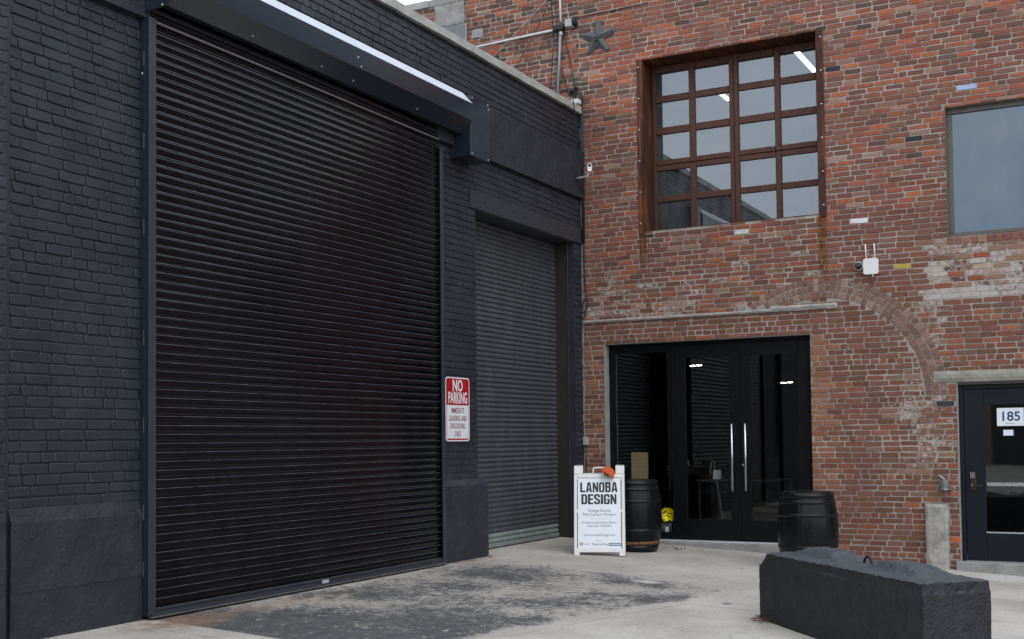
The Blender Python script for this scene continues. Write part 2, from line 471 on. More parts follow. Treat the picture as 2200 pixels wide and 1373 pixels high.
def dust_and_sky_sheen(mat_, dust, amount):
    """dust plus sky sheen painted into the colour of up-facing faces"""
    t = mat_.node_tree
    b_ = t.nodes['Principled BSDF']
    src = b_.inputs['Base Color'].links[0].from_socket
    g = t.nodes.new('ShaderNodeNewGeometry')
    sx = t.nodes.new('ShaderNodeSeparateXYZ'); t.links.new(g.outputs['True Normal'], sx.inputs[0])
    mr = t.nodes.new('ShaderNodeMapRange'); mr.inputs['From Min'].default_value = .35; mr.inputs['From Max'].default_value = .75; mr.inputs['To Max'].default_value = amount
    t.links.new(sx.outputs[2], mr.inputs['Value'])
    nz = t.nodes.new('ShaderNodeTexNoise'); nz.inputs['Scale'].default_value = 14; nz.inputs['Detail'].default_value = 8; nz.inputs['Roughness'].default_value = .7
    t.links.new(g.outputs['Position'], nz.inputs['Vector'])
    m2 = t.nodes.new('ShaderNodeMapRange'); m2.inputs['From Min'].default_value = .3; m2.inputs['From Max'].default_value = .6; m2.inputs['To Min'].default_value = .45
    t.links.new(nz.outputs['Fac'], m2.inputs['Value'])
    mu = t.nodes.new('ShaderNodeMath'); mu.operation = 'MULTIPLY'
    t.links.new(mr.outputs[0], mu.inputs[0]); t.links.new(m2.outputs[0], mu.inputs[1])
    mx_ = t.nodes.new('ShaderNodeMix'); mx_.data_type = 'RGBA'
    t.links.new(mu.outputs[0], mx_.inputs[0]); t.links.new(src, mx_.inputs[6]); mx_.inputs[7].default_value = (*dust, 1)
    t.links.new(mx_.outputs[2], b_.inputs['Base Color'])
def scuffed(mat_, cols):
    t = mat_.node_tree; b_ = t.nodes['Principled BSDF']
    g = t.nodes.new('ShaderNodeNewGeometry')
    for sc_, lo_, hi_, col, seed in cols:
        src = b_.inputs['Base Color'].links[0].from_socket
        mpn = t.nodes.new('ShaderNodeMapping'); mpn.inputs['Location'].default_value = (seed, seed, seed)
        t.links.new(g.outputs['Position'], mpn.inputs['Vector'])
        nz = t.nodes.new('ShaderNodeTexNoise'); nz.inputs['Scale'].default_value = sc_; nz.inputs['Detail'].default_value = 9; nz.inputs['Roughness'].default_value = .78
        t.links.new(mpn.outputs[0], nz.inputs['Vector'])
        mr = t.nodes.new('ShaderNodeMapRange'); mr.inputs['From Min'].default_value = lo_; mr.inputs['From Max'].default_value = hi_
        t.links.new(nz.outputs['Fac'], mr.inputs['Value'])
        mx_ = t.nodes.new('ShaderNodeMix'); mx_.data_type = 'RGBA'
        t.links.new(mr.outputs[0], mx_.inputs[0]); t.links.new(src, mx_.inputs[6]); mx_.inputs[7].default_value = (*col, 1)
        t.links.new(mx_.outputs[2], b_.inputs['Base Color'])
scuffed(m_block, ((9, .64, .70, (0.10, 0.088, 0.075), 3.0), (4, .62, .8, (0.04, 0.042, 0.05), 9.0), (26, .70, .76, (0.19, 0.18, 0.17), 1.0)))
scuffed(m_barrel, ((16, .68, .73, (0.13, 0.125, 0.12), 4.0), (7, .60, .85, (0.03, 0.03, 0.033), 2.0)))
scuffed(m_stucco, ((5, .60, .78, (0.052, 0.056, 0.066), 5.0), (34, .71, .77, (0.13, 0.13, 0.13), 7.0)))
scuffed(m_shut2, ((30, .70, .76, (0.22, 0.23, 0.24), 6.0),))
dust_and_sky_sheen(m_block, (0.082, 0.090, 0.104), .85)  # sky light on the top mixed into the colour along with dust
dust_and_sky_sheen(m_stucco, (0.080, 0.086, 0.098), .75)  # plinth caps lightened the same way, dust and painted sky light

# ------------------------------------------------------------------ mesh helpers
class MB:
    def __init__(s):
        s.v, s.f, s.mi, s.mats = [], [], [], []
        s.sm = []
    def _m(s, m):
        if m not in s.mats:
            s.mats.append(m)
        return s.mats.index(m)
    def poly(s, pts, m, smooth=False):
        i0 = len(s.v)
        s.v += [tuple(p) for p in pts]
        s.f.append(tuple(range(i0, i0 + len(pts))))
        s.mi.append(s._m(m)); s.sm.append(smooth)
    def box(s, x0, x1, y0, y1, z0, z1, m, bev=0.0, mat=None):
        x0, x1 = min(x0, x1), max(x0, x1); y0, y1 = min(y0, y1), max(y0, y1); z0, z1 = min(z0, z1), max(z0, z1)
        b = min(bev, (x1 - x0) * .45, (y1 - y0) * .45, (z1 - z0) * .45)
        if b <= 0:
            vs_ = [(x, y, z) for x in (x0, x1) for y in (y0, y1) for z in (z0, z1)]
            fs = [(0, 1, 3, 2), (4, 6, 7, 5), (0, 4, 5, 1), (2, 3, 7, 6), (0, 2, 6, 4), (1, 5, 7, 3)]
        else:
            bm = bmesh.new()
            bmesh.ops.create_cube(bm, size=1.0)
            for v in bm.verts:
                v.co = Vector(((x0 + x1) / 2 + v.co.x * (x1 - x0), (y0 + y1) / 2 + v.co.y * (y1 - y0), (z0 + z1) / 2 + v.co.z * (z1 - z0)))
            bmesh.ops.bevel(bm, geom=bm.edges[:], offset=b, segments=1, affect='EDGES')
            bm.verts.index_update()
            vs_ = [v.co[:] for v in bm.verts]
            fs = [tuple(v.index for v in f.verts) for f in bm.faces]
            bm.free()
        if mat is not None:
            vs_ = [tuple(mat @ Vector(v)) for v in vs_]
        i0 = len(s.v); k = s._m(m)
        s.v += vs_
        for f in fs:
            s.f.append(tuple(i + i0 for i in f)); s.mi.append(k); s.sm.append(False)
    def prism(s, prof, x0, x1, m, axis='x', smooth=False, caps=True):
        # profile of (a, b) swept along an axis: x -> (x, a, b); y -> (a, y, b); z -> (a, b, z)
        def P(t, a, b):
            return (t, a, b) if axis == 'x' else ((a, t, b) if axis == 'y' else (a, b, t))
        n = len(prof); i0 = len(s.v); k = s._m(m)
        s.v += [P(x0, *p) for p in prof] + [P(x1, *p) for p in prof]
        for i in range(n):
            j = (i + 1) % n
            s.f.append((i0 + i, i0 + j, i0 + n + j, i0 + n + i)); s.mi.append(k); s.sm.append(smooth)
        if caps:
            s.f.append(tuple(i0 + i for i in reversed(range(n)))); s.mi.append(k); s.sm.append(False)
            s.f.append(tuple(i0 + n + i for i in range(n))); s.mi.append(k); s.sm.append(False)
    def tube(s, pts, r, m, n=8, r2=None):
        pts = [Vector(p) for p in pts]
        i0 = len(s.v); k = s._m(m)
        up = None
        for i, p in enumerate(pts):
            d = (pts[min(i + 1, len(pts) - 1)] - pts[max(i - 1, 0)]).normalized()
            if up is None:
                up = Vector((0, 0, 1)) if abs(d.z) < 0.9 else Vector((1, 0, 0))
            a = d.cross(up).normalized(); b = a.cross(d).normalized(); up = b
            rr = r if r2 is None else r + (r2 - r) * i / (len(pts) - 1)
            for q in range(n):
                t = 2 * PI * q / n
                s.v.append(tuple(p + a * math.cos(t) * rr + b * math.sin(t) * rr))
        for i in range(len(pts) - 1):
            for q in range(n):
                q2 = (q + 1) % n
                s.f.append((i0 + i * n + q, i0 + i * n + q2, i0 + (i + 1) * n + q2, i0 + (i + 1) * n + q)); s.mi.append(k); s.sm.append(True)
        s.f.append(tuple(i0 + q for q in reversed(range(n)))); s.mi.append(k); s.sm.append(False)
        e = i0 + (len(pts) - 1) * n
        s.f.append(tuple(e + q for q in range(n))); s.mi.append(k); s.sm.append(False)
    def lathe(s, prof, m, n=32, c=(0, 0, 0), smooth=True, axis=None):
        i0 = len(s.v); k = s._m(m)
        c = Vector(c)
        q = Vector((0, 0, 1)).rotation_difference(Vector(axis)) if axis else None
        for r_, z_ in prof:
            for i in range(n):
                t = 2 * PI * i / n
                v = Vector((r_ * math.cos(t), r_ * math.sin(t), z_))
                if q:
                    v = q @ v
                s.v.append(tuple(c + v))
        for j in range(len(prof) - 1):
            for i in range(n):
                i2 = (i + 1) % n
                s.f.append((i0 + j * n + i, i0 + j * n + i2, i0 + (j + 1) * n + i2, i0 + (j + 1) * n + i)); s.mi.append(k); s.sm.append(smooth)
        s.f.append(tuple(i0 + i for i in reversed(range(n)))); s.mi.append(k); s.sm.append(False)
        e = i0 + (len(prof) - 1) * n
        s.f.append(tuple(e + i for i in range(n))); s.mi.append(k); s.sm.append(False)
    def xform(s, mt):
        s.v = [tuple(mt @ Vector(v)) for v in s.v]
        return s
    def mesh(s, name):
        me = bpy.data.meshes.new(name)
        me.from_pydata(s.v, [], s.f)
        for m in s.mats:
            me.materials.append(m)
        me.polygons.foreach_set('material_index', s.mi)
        me.polygons.foreach_set('use_smooth', s.sm)
        me.update()
        return me
    def build(s, name, parent=None):
        o = bpy.data.objects.new(name, s.mesh(name))
        COL.objects.link(o)
        if parent:
            o.parent = parent
        return o

def tag(o, label=None, cat=None, group=None, kind=None):
    if label: o['label'] = label
    if cat: o['category'] = cat
    if group: o['group'] = group
    if kind: o['kind'] = kind
    return o

def empty(name, parent=None, loc=(0, 0, 0)):
    o = bpy.data.objects.new(name, None)
    COL.objects.link(o)
    o.empty_display_size = 0.2
    o.location = loc
    if parent: o.parent = parent
    return o

def root(name, label, cat, group=None, loc=(0, 0, 0)):
    return tag(empty(name, None, loc), label, cat, group)

DG = None
def text(body, size, m, mt, parent, name='lettering', xs=1.0, bold=0.0, align='CENTER', depth=0.0004, space=1.0):
    """flat lettering as a mesh: mt maps local x (right), y (up), z (out) into the parent's space"""
    cu = bpy.data.curves.new('t', 'FONT')
    cu.body = body; cu.size = size; cu.align_x = align; cu.align_y = 'BOTTOM_BASELINE'
    cu.space_character = space; cu.offset = bold; cu.extrude = depth; cu.resolution_u = 3
    o = bpy.data.objects.new('t', cu)
    COL.objects.link(o)
    dg = bpy.context.evaluated_depsgraph_get()
    me = bpy.data.meshes.new_from_object(o.evaluated_get(dg))
    bpy.data.objects.remove(o); bpy.data.curves.remove(cu)
    me.transform(mt @ Matrix.Diagonal((xs, 1, 1, 1)))
    me.materials.clear(); me.materials.append(m)
    me.name = name
    r = bpy.data.objects.new(name, me)
    COL.objects.link(r)
    if parent: r.parent = parent
    return r

def frame3(o, ex, ey, ez):
    mm = Matrix((ex, ey, ez)).transposed().to_4x4()
    mm.translation = Vector(o)
    return mm

def gz(y):
    """height of the sloping apron"""
    return 0.2 + 0.051 * max(-8.0, min(y, 0.4))

# ------------------------------------------------------------------ ground
ground = MB()
ys = [0.5, 0.4, -8.0, -30.0, -160.0]
for a, b in zip(ys[:-1], ys[1:]):
    za, zb = gz(a) - 0.012, gz(b) - 0.012
    ground.poly([(-160, a, za), (-160, b, zb), (160 if b < -9 else 0.6, b, zb), (160 if b < -9 else 0.6, a, za)], m_ground)
ground.poly([(0.6, -8.0, gz(-8) - .012), (0.6, -30, gz(-8) - .012), (160, -30, gz(-8) - .012), (160, -8.0, gz(-8) - .012)], m_ground)
ground.poly([(-160, 160, gz(1) - .02), (-160, 0.5, gz(1) - .02), (-14, 0.5, gz(1) - .02), (-14, 160, gz(1) - .02)], m_ground)
go = ground.build('ground')
tag(go, 'pale concrete apron sloping from the black wall to the street', kind='structure')
J = 0.005
def slab(poly):
    b = MB()
    top = [(x, y, gz(y)) for x, y in poly]
    low = [(x, y, gz(y) - 0.05) for x, y in poly]
    b.poly(top, m_ground)
    n = len(poly)
    for i in range(n):
        j = (i + 1) % n
        b.poly([top[j], top[i], low[i], low[j]], m_ground)
    o = b.build('slab', go)
    o['kind'] = 'structure'
slab([(-16, 0.45), (-16, -8), (-8.73 - J, -8), (-8.73 - J, 0.45)])
slab([(-8.73 + J, 0.45), (-8.73 + J, -2.33 + J), (-4.79 - J, -3.25 + J), (-4.79 - J, 0.45)])
slab([(-8.73 + J, -2.33 - J), (-8.73 + J, -8), (-4.82 - J, -8), (-4.80 - J, -3.25 - J)])
slab([(-4.79 + J, 0.45), (-4.79 + J, -3.25), (-4.82 + J, -8), (0.5, -8), (0.5, 0.45)])

# ------------------------------------------------------------------ brick laying
def subtract(rects, holes):
    for h in holes:
        o = []
        hu0, hu1, hv0, hv1 = h
        for (u0, u1, v0, v1, *k) in rects:
            if u1 <= hu0 or u0 >= hu1 or v1 <= hv0 or v0 >= hv1:
                o.append((u0, u1, v0, v1, *k)); continue
            if u0 < hu0: o.append((u0, hu0, v0, v1, *k))
            if u1 > hu1: o.append((hu1, u1, v0, v1, *k))
            a, b = max(u0, hu0), min(u1, hu1)
            if v0 < hv0: o.append((a, b, v0, hv0, *k))
            if v1 > hv1: o.append((a, b, hv1, v1, *k))
        rects = o
    return rects

def lay(u0, u1, v0, v1, course, length, joint, header, holes, rg, rowjit=0.0015, rowholes=None, vary=0.06):
    """rows of bricks as rectangles (u0,u1,v0,v1,row)"""
    res = []
    row = 0
    v = v0
    while v < v1:
        hd = header(row, v)
        L = length * (0.48 if hd else 1.0)
        rows = []
        u = u0 - rg.random() * L - (L * 0.5 if row % 2 else 0)
        while u < u1:
            l = L * (1 + rg.uniform(-vary, vary))
            if not hd and rg.random() < 0.07: l *= 0.5
            rows.append((max(u, u0), min(u + l - joint * rg.uniform(.8, 1.25), u1), v + rg.uniform(-rowjit, rowjit), v + course - joint + rg.uniform(-rowjit, rowjit), row))
            u += l
        hs = list(holes)
        if rowholes: hs += [(a, b, v - 1, v + 1) for a, b in rowholes(v + course / 2)]
        res += [q for q in subtract(rows, hs) if q[1] - q[0] > 0.028 and q[3] - q[2] > 0.022]
        v += course
        row += 1
    return res

def brick_geo(q, P, rg, proud, inset, deep, corner=0.007, jit=0.0022, rot=0.0):
    """irregular brick front: list of verts and faces; P(u,v,d) maps to the world"""
    u0, u1, v0, v1 = q[:4]
    cu, cv = (u0 + u1) / 2, (v0 + v1) / 2
    a, b = (u1 - u0) / 2, (v1 - v0) / 2
    c = min(corner * rg.uniform(.5, 1.6), a * .4, b * .4)
    base = [(-a + c, -b), (0, -b), (a - c, -b), (a, -b + c), (a, b - c), (a - c, b), (0, b), (-a + c, b), (-a, b - c), (-a, -b + c)]
    base = [(x + rg.uniform(-jit, jit), y + rg.uniform(-jit, jit)) for x, y in base]
    tu, tv = rg.uniform(-.006, .006), rg.uniform(-.02, .02)
    ia, ib = max(.2, 1 - inset / a), max(.2, 1 - inset / b)
    V = []
    cr_, sr_ = math.cos(rot), math.sin(rot)
    def put(x, y, d):
        V.append(P(cu + x * cr_ - y * sr_, cv + x * sr_ + y * cr_, d))
    for x, y in base: put(x, y, -deep)
    for x, y in base: put(x, y, proud - inset * .75 + tu * x + tv * y)
    for x, y in base: put(x * ia, y * ib, proud + tu * x + tv * y)
    n = len(base)
    F = []
    for r_ in range(2):
        for i in range(n):
            j = (i + 1) % n
            F.append((r_ * n + i, r_ * n + j, (r_ + 1) * n + j, (r_ + 1) * n + i))
    F.append(tuple(2 * n + i for i in range(n)))
    return V, F

def brick_mesh(name, geos, mat_, attr=True):
    me = bpy.data.meshes.new(name)
    V, F, C = [], [], []
    for v, f, c in geos:
        i0 = len(V)
        V += v
        F += [tuple(i + i0 for i in q) for q in f]
        C += [c] * len(v)
    me.from_pydata(V, [], F)
    me.materials.append(mat_)
    if attr:
        at = me.attributes.new('bcol', 'FLOAT_COLOR', 'POINT')
        at.data.foreach_set('color', [x for c in C for x in c])
    me.update()
    return me

def place_bricks(bricks, parent, mat_, name='brick', keep=300, attr=True):
    """bricks: (V,F,col). The ones that show largest become parts, the rest one joined part"""
    sc = []
    for i, (v, f, c) in enumerate(bricks):
        pr = [project(p) for p in v[-10:]]
        if any(p is None for p in pr): sc.append((0, i)); continue
        xs = [p[0] for p in pr]; yy = [p[1] for p in pr]
        cx_, cy_ = sum(xs) / len(xs), sum(yy) / len(yy)
        if not (0 < cx_ < 2200 and 0 < cy_ < 1373): sc.append((0, i)); continue
        sc.append(((max(xs) - min(xs)) * (max(yy) - min(yy)), i))
    sc.sort(reverse=True)
    top = {i for s_, i in sc[:keep] if s_ > 0}
    for i in sorted(top):
        o = bpy.data.objects.new(name, brick_mesh(name, [bricks[i]], mat_, attr))
        COL.objects.link(o); o.parent = parent
    rest = [b for i, b in enumerate(bricks) if i not in top]
    if rest:
        o = bpy.data.objects.new('brickwork', brick_mesh('brickwork', rest, mat_, attr))
        COL.objects.link(o); o.parent = parent; o['kind'] = 'stuff'

# ------------------------------------------------------------------ BLACK BUILDING (front at y = 0, x from -14 to 0)
blk = root('black_building', 'low black painted brick building with one large and one small roller shutter', 'building')
COPZ = 6.295
BIG = (-8.50, -4.00, -0.2, 5.06)
SML = (-3.07, -0.245, -0.2, 4.41)
BAND = (-9.77, 0.0, 5.06, 5.775)
PL_L = (-9.77, -8.5, -0.2, 1.145)
PL_P = (-4.0, -2.89, -0.2, 1.14)
PL_R = (-0.26, 0.0, -0.2, 1.10)
Pb = lambda u, v, d: (u, -d, v)
Pb2 = lambda u, v, d: (u, -0.1 - d, v)
rb = random.Random(11)
hdr = lambda row, v: (row % 6) == 4
holes = [BIG, SML, BAND, PL_L, PL_P, PL_R, (-3.22, 0.0, 4.405, 4.635)]
rect = lay(-9.77, 0.0, 1.145, COPZ, 0.0813, 0.243, 0.010, hdr, holes, rb, 0.002)
rect2 = lay(-14.0, -9.872, 1.05, COPZ, 0.0813, 0.243, 0.010, lambda r_, v: r_ % 6 == 2, [], rb, 0.002)
bl = []
for q in rect:
    v, f = brick_geo(q, Pb, rb, rb.uniform(-.002, .005), 0.0050, 0.014, 0.011, 0.0032)
    bl.append((v, f, (0, 0, 0, 0)))
for q in rect2:
    v, f = brick_geo(q, Pb2, rb, rb.uniform(-.002, .004), 0.0055, 0.012, 0.010, 0.0028)
    bl.append((v, f, (0, 0, 0, 0)))
place_bricks(bl, blk, m_black, attr=False)
bw = MB()
for (u0, u1, v0, v1) in subtract([(-9.77, 0.0, -0.2, COPZ)], [BIG, SML]):
    bw.box(u0, u1, 0.0095, 0.40, v0, v1, m_black)
bw.box(-14, -9.872, -0.0935, 0.0, 1.0, COPZ, m_black); bw.box(-14, -9.772, 0.0, 0.40, -0.2, COPZ, m_black)
bw.box(-14, -13.6, 0.402, 12.0, -0.2, 5.9, m_black)
bw.box(-14, -0.002, 12.0, 12.4, -0.2, 5.9, m_black)
bw.build('wall', blk)
rf = MB(); rf.box(-13.59, -0.002, 0.402, 11.99, 5.75, 5.9, m_roofing); rf.build('roof', blk)
# concrete band over the shutters, with a weathered top edge
bd = MB()
bd.prism([(0.0065, 5.06), (-0.06, 5.06), (-0.06, 5.735), (0.0065, 5.775)], -9.77, -0.06, m_stucco)
bd.box(-0.23, -0.005, -0.066, 0.004, 5.062, 5.74, m_stucco)
bd.box(-14, -9.874, -0.104, -0.001, -0.2, 0.999, m_stucco)
bd.build('concrete_band', blk)
def rough_prism(name, prof, x0, x1, mat_, parent, nx=14, amp=0.006, seed=0, hole=None):
    """prism along x whose faces are subdivided and roughened"""
    bm = bmesh.new()
    pts = []
    n = len(prof)
    dens = []
    for i in range(n):
        a, b = Vector(prof[i]), Vector(prof[(i + 1) % n])
        k = max(1, int((b - a).length / 0.09))
        for j in range(k): dens.append(a + (b - a) * j / k)
    rows = []
    for i in range(nx + 1):
        x = x0 + (x1 - x0) * i / nx
        ring = []
        for p in dens:
            nz = noise.noise_vector(Vector((x * 5 + seed, p.x * 9, p.y * 6)))
            n2 = noise.noise_vector(Vector((x * 17 + seed, p.x * 20, p.y * 19)))
            ring.append(bm.verts.new((x + (nz.x * amp if 0 < i < nx else 0), p.x + nz.y * amp + n2.y * amp * .5, p.y + nz.z * amp + n2.z * amp * .4)))
        rows.append(ring)
    L = len(dens)
    for i in range(nx):
        for j in range(L):
            k = (j + 1) % L
            bm.faces.new((rows[i][j], rows[i][k], rows[i + 1][k], rows[i + 1][j]))
    bm.faces.new(list(reversed(rows[0]))); bm.faces.new(rows[-1])
    me = bpy.data.meshes.new(name); bm.to_mesh(me); bm.free()
    me.materials.append(mat_)
    o = bpy.data.objects.new(name, me); COL.objects.link(o)
    if parent: o.parent = parent
    return o
rough_prism('plinth', [(0.0, -0.1), (-0.034, -0.1), (-0.034, .552), (-0.039, .548), (-0.042, 1.042), (-0.002, 1.148), (0.0, 1.148)], -9.775, -8.535, m_stucco, blk, 16, 0.005, 3)
rough_prism('plinth', [(0.0, -0.1), (-0.06, -0.1), (-0.055, 1.03), (-0.045, 1.075), (-0.004, 1.145), (0.0, 1.145)], -3.983, -2.93, m_stucco, blk, 14, 0.010, 9)
rough_prism('plinth', [(0.0, -0.1), (-0.06, -0.1), (-0.06, 1.04), (-0.004, 1.11), (0.0, 1.11)], -0.25, -0.012, m_stucco, blk, 4, 0.006, 15)
# coping stones
cx = -14.0
rc = random.Random(3)
while cx < 0.12:
    l = rc.choice((0.62, 1.5, 1.25, 0.75, 1.0))
    x1 = min(cx + l, 0.13)
    if x1 - cx < 0.2: break
    dz = rc.uniform(-.006, .006)
    rough_prism('coping_stone', [(0.44, COPZ + .004), (-0.055 + dz, COPZ + .004), (-0.055 + dz, 6.395 + dz), (0.44, 6.43)], cx + .003, x1 - .003, m_coping, blk, max(3, int(l / .15)), 0.006, cx)
    cx += l
# steel lintel over the small shutter, five bolt heads
ln = MB()
ln.box(-3.22, -0.005, -0.016, 0.006, 4.415, 4.635, m_rail)
ln.box(-3.22, -0.005, 0.0061, 0.30, 4.4, 4.415, m_rail)
lo = ln.build('lintel', blk)
for x in (-2.86, -2.12, -1.38, -0.68, -0.12):
    b = MB(); b.lathe([(0.016, 0), (0.016, .006), (0.009, .013)], m_darksteel, 6, (x, -0.016, 4.53), False, (0, -1, 0)); b.build('bolt', lo)

# ---- big roller shutter
sh = empty('roller_shutter', blk)
sh['label'] = 'large black roller shutter with boxed hood'
PITCH = 0.0735
SX0, SX1 = -8.47, -4.03
def arc(z0, z1, y0, sag, n=10):
    return [(y0 - sag * (1 - (2 * i / n - 1) ** 2), z0 + (z1 - z0) * i / n) for i in range(n + 1)]
prof = [(0.004, 0.0), (-0.0070, 0.0), (-0.0055, 0.0048), (0.006, 0.0062), (0.007, 0.0100), (-0.001, 0.0108)] + arc(0.011, 0.0725, -0.002, 0.0062)[0:] + [(0.005, 0.0733)]
def slat_mesh(prof, x0, x1, m, name='slat', lip=None, arc0=6):
    """one roller slat: a sharp interlock lip below, a smooth curved face above it"""
    b = MB()
    k = b._m(m)
    runs = [(prof[:arc0 + 1], False), (prof[arc0:-1], True), (prof[-2:], False)]
    for r_, smooth in runs:
        i0 = len(b.v); n = len(r_)
        b.v += [(x0, *p) for p in r_] + [(x1, *p) for p in r_]
        for i in range(n - 1):
            b.f.append((i0 + i, i0 + n + i, i0 + n + i + 1, i0 + i + 1))
            b.mi.append(b._m(lip) if lip and not smooth and i == 1 and i0 == 0 else k); b.sm.append(smooth)
    n = len(prof); i0 = len(b.v)
    b.v += [(x0, *p) for p in prof] + [(x1, *p) for p in prof]
    b.f.append((i0, i0 + n - 1, i0 + 2 * n - 1, i0 + n)); b.mi.append(k); b.sm.append(False)
    b.f.append(tuple(i0 + q for q in range(n))); b.mi.append(k); b.sm.append(False)
    b.f.append(tuple(i0 + n + q for q in reversed(range(n)))); b.mi.append(k); b.sm.append(False)
    return b.mesh(name)
sm = slat_mesh(prof, SX0, SX1, m_shut, lip=m_slatlip)
z = 0.277
while z < 5.2:
    o = bpy.data.objects.new('slat', sm); COL.objects.link(o); o.parent = sh
    o.location = (0, -0.058 + rb.uniform(-.0018, .0018), z); o.rotation_euler = (R(rb.uniform(-1.2, 1.2)), R(rb.uniform(-.012, .012)), 0)
    z += PITCH
b = MB()
b.prism([(-0.07, 0.222), (-0.112, 0.222), (-0.112, 0.235), (-0.088, 0.241), (-0.086, 0.262), (-0.095, 0.266), (-0.095, 0.276), (-0.05, 0.276), (-0.05, 0.222)], -8.50, -4.0, m_rail)
bb = b.build('bottom_bar', sh)
b = MB(); b.box(-8.50, -4.0, -0.124, -0.070, 0.212, 0.2215, m_lip); b.build('bar_lip', bb) if False else b.build('bar_lip', sh)
for x in (-8.2, -7.55, -6.9, -5.6, -4.9, -4.3):
    b = MB(); b.lathe([(0.009, 0), (0.006, .006)], m_rail, 6, (x, -0.087, 0.252), False, (0, -1, 0)); b.build('rivet', sh)
b = MB()
b.poly([(-6.275, -0.0975, 0.236), (-6.165, -0.0975, 0.236), (-6.165, -0.0975, 0.270), (-6.275, -0.0975, 0.270)], m_silver)
b.box(-6.275, -6.165, -0.097, -0.0955, 0.236, 0.270, m_silver)
b.build('maker_label', sh)
# guide rails: front flange and side plate
b = MB()
b.box(-8.53, -8.452, -0.106, -0.094, 0.235, 5.06, m_rail, 0.002)
b.box(-8.53, -8.522, -0.0938, 0.004, 0.225, 5.06, m_hood)
b.box(-8.5219, -8.475, -0.0935, -0.085, 0.235, 5.06, m_hood)
g1 = b.build('guide_rail', sh)
for z in (4.72, 4.05, 3.35, 2.45, 1.75, 1.05, 0.6):
    b = MB(); b.box(-8.5315, -8.5305, -0.052, -0.043, z - .06, z + .06, m_lip); b.build('slot', sh)
b = MB()
b.box(-4.05, -3.985, -0.106, -0.094, 0.2, 4.95, m_rail, 0.002)
b.box(-3.997, -3.985, -0.0938, 0.004, 0.2, 4.95, m_hood)
b.box(-4.035, -3.998, -0.0935, -0.085, 0.2, 4.95, m_hood)
b.build('guide_rail', sh)
# octagonal hood
b = MB()
oct_ = [(0.0, 5.66), (-0.185, 5.655), (-0.311, 5.516), (-0.311, 5.315), (-0.166, 5.18), (-0.135, 5.18), (-0.135, 5.19), (-0.16, 5.195), (-0.303, 5.32), (-0.303, 5.512), (-0.18, 5.647), (0.0, 5.65)]
b.prism(oct_, -8.516, -5.905, m_hood)
b.prism([(y_, z_ + (0.0012 if z_ > 5.3 else -.0012)) for y_, z_ in oct_], -5.903, -3.66, m_hood)
hd_ = b.build('hood', sh)
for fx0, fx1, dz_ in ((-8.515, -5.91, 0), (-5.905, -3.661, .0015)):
    b = MB(); b.prism([(-0.183, 5.6585 + dz_), (-0.3125, 5.5165 + dz_), (-0.3135, 5.5180 + dz_), (-0.1835, 5.6605 + dz_)], fx0, fx1, m_topsheen); b.build('top_sheen_strip', sh)  # thin added strips that carry the painted sky sheen
hd_['label'] = 'long folded sheet metal hood over the shutter'
b = MB(); b.prism([(-0.075, 5.03), (-0.10, 5.03), (-0.10, 5.043), (-0.075, 5.043)], -8.45, -4.05, m_lip); b.build('weather_strip', sh)
b = MB(); b.box(-8.5, -4.0, -0.03, 0.006, 5.0, 5.66, m_hood); b.build('hood_back', sh)
# end boxes
b = MB(); b.prism([(0.0, 5.10), (-0.30, 5.115), (-0.345, 5.20), (-0.345, 5.53), (-0.20, 5.68), (0.0, 5.68)], -8.534, -8.518, m_hood); b.build('hood_end_plate', sh)
b = MB()
b.box(-3.658, -3.215, -0.284, 0.0, 4.915, 5.632, m_hood, 0.003)
b.build('motor_box', sh)
# pressed creases on the motor box cover
b = MB()
for (x0, z0, x1, z1) in ((-3.64, 4.93, -3.47, 5.28), (-3.235, 4.93, -3.60, 5.60)):
    d = Vector((x1 - x0, 0, z1 - z0)).normalized(); nn = Vector((d.z, 0, -d.x)) * 0.05
    a_, c_ = Vector((x0, -0.2843, z0)), Vector((x1, -0.2843, z1)); mid = Vector((0, -0.0012, 0))
    b.poly([a_, c_, c_ + mid, a_ + mid], m_hood)
    b.poly([a_ + mid, c_ + mid, c_ + nn, a_ + nn], m_hood)
b.build('cover_crease', sh)
for p, ax in (((-3.63, -0.2845, 4.94), (0, -1, 0)), ((-3.245, -0.2845, 4.94), (0, -1, 0)), ((-3.62, -0.2845, 5.60), (0, -1, 0)), ((-3.245, -0.2845, 5.60), (0, -1, 0)), ((-3.225, -0.2845, 5.55), (0, -1, 0)),
              ((-8.535, -0.25, 5.125), (-1, 0, 0)), ((-8.535, -0.05, 5.12), (-1, 0, 0)), ((-7.4, -0.215, 5.217), (0, -.7, -.7)), ((-6.4, -0.215, 5.217), (0, -.7, -.7)), ((-5.88, -0.3125, 5.34), (0, -1, 0)), ((-5.93, -0.3125, 5.42), (0, -1, 0)), ((-5.88, -0.215, 5.215), (0, -.7, -.7)), ((-4.7, -0.215, 5.217), (0, -.7, -.7)), ((-8.5325, -0.03, 4.6), (-1, 0, 0))):
    b = MB(); b.lathe([(0.011, -.001), (0.010, .004), (0.005, .007)], m_screw, 8, p, True, ax); b.build('screw', sh)

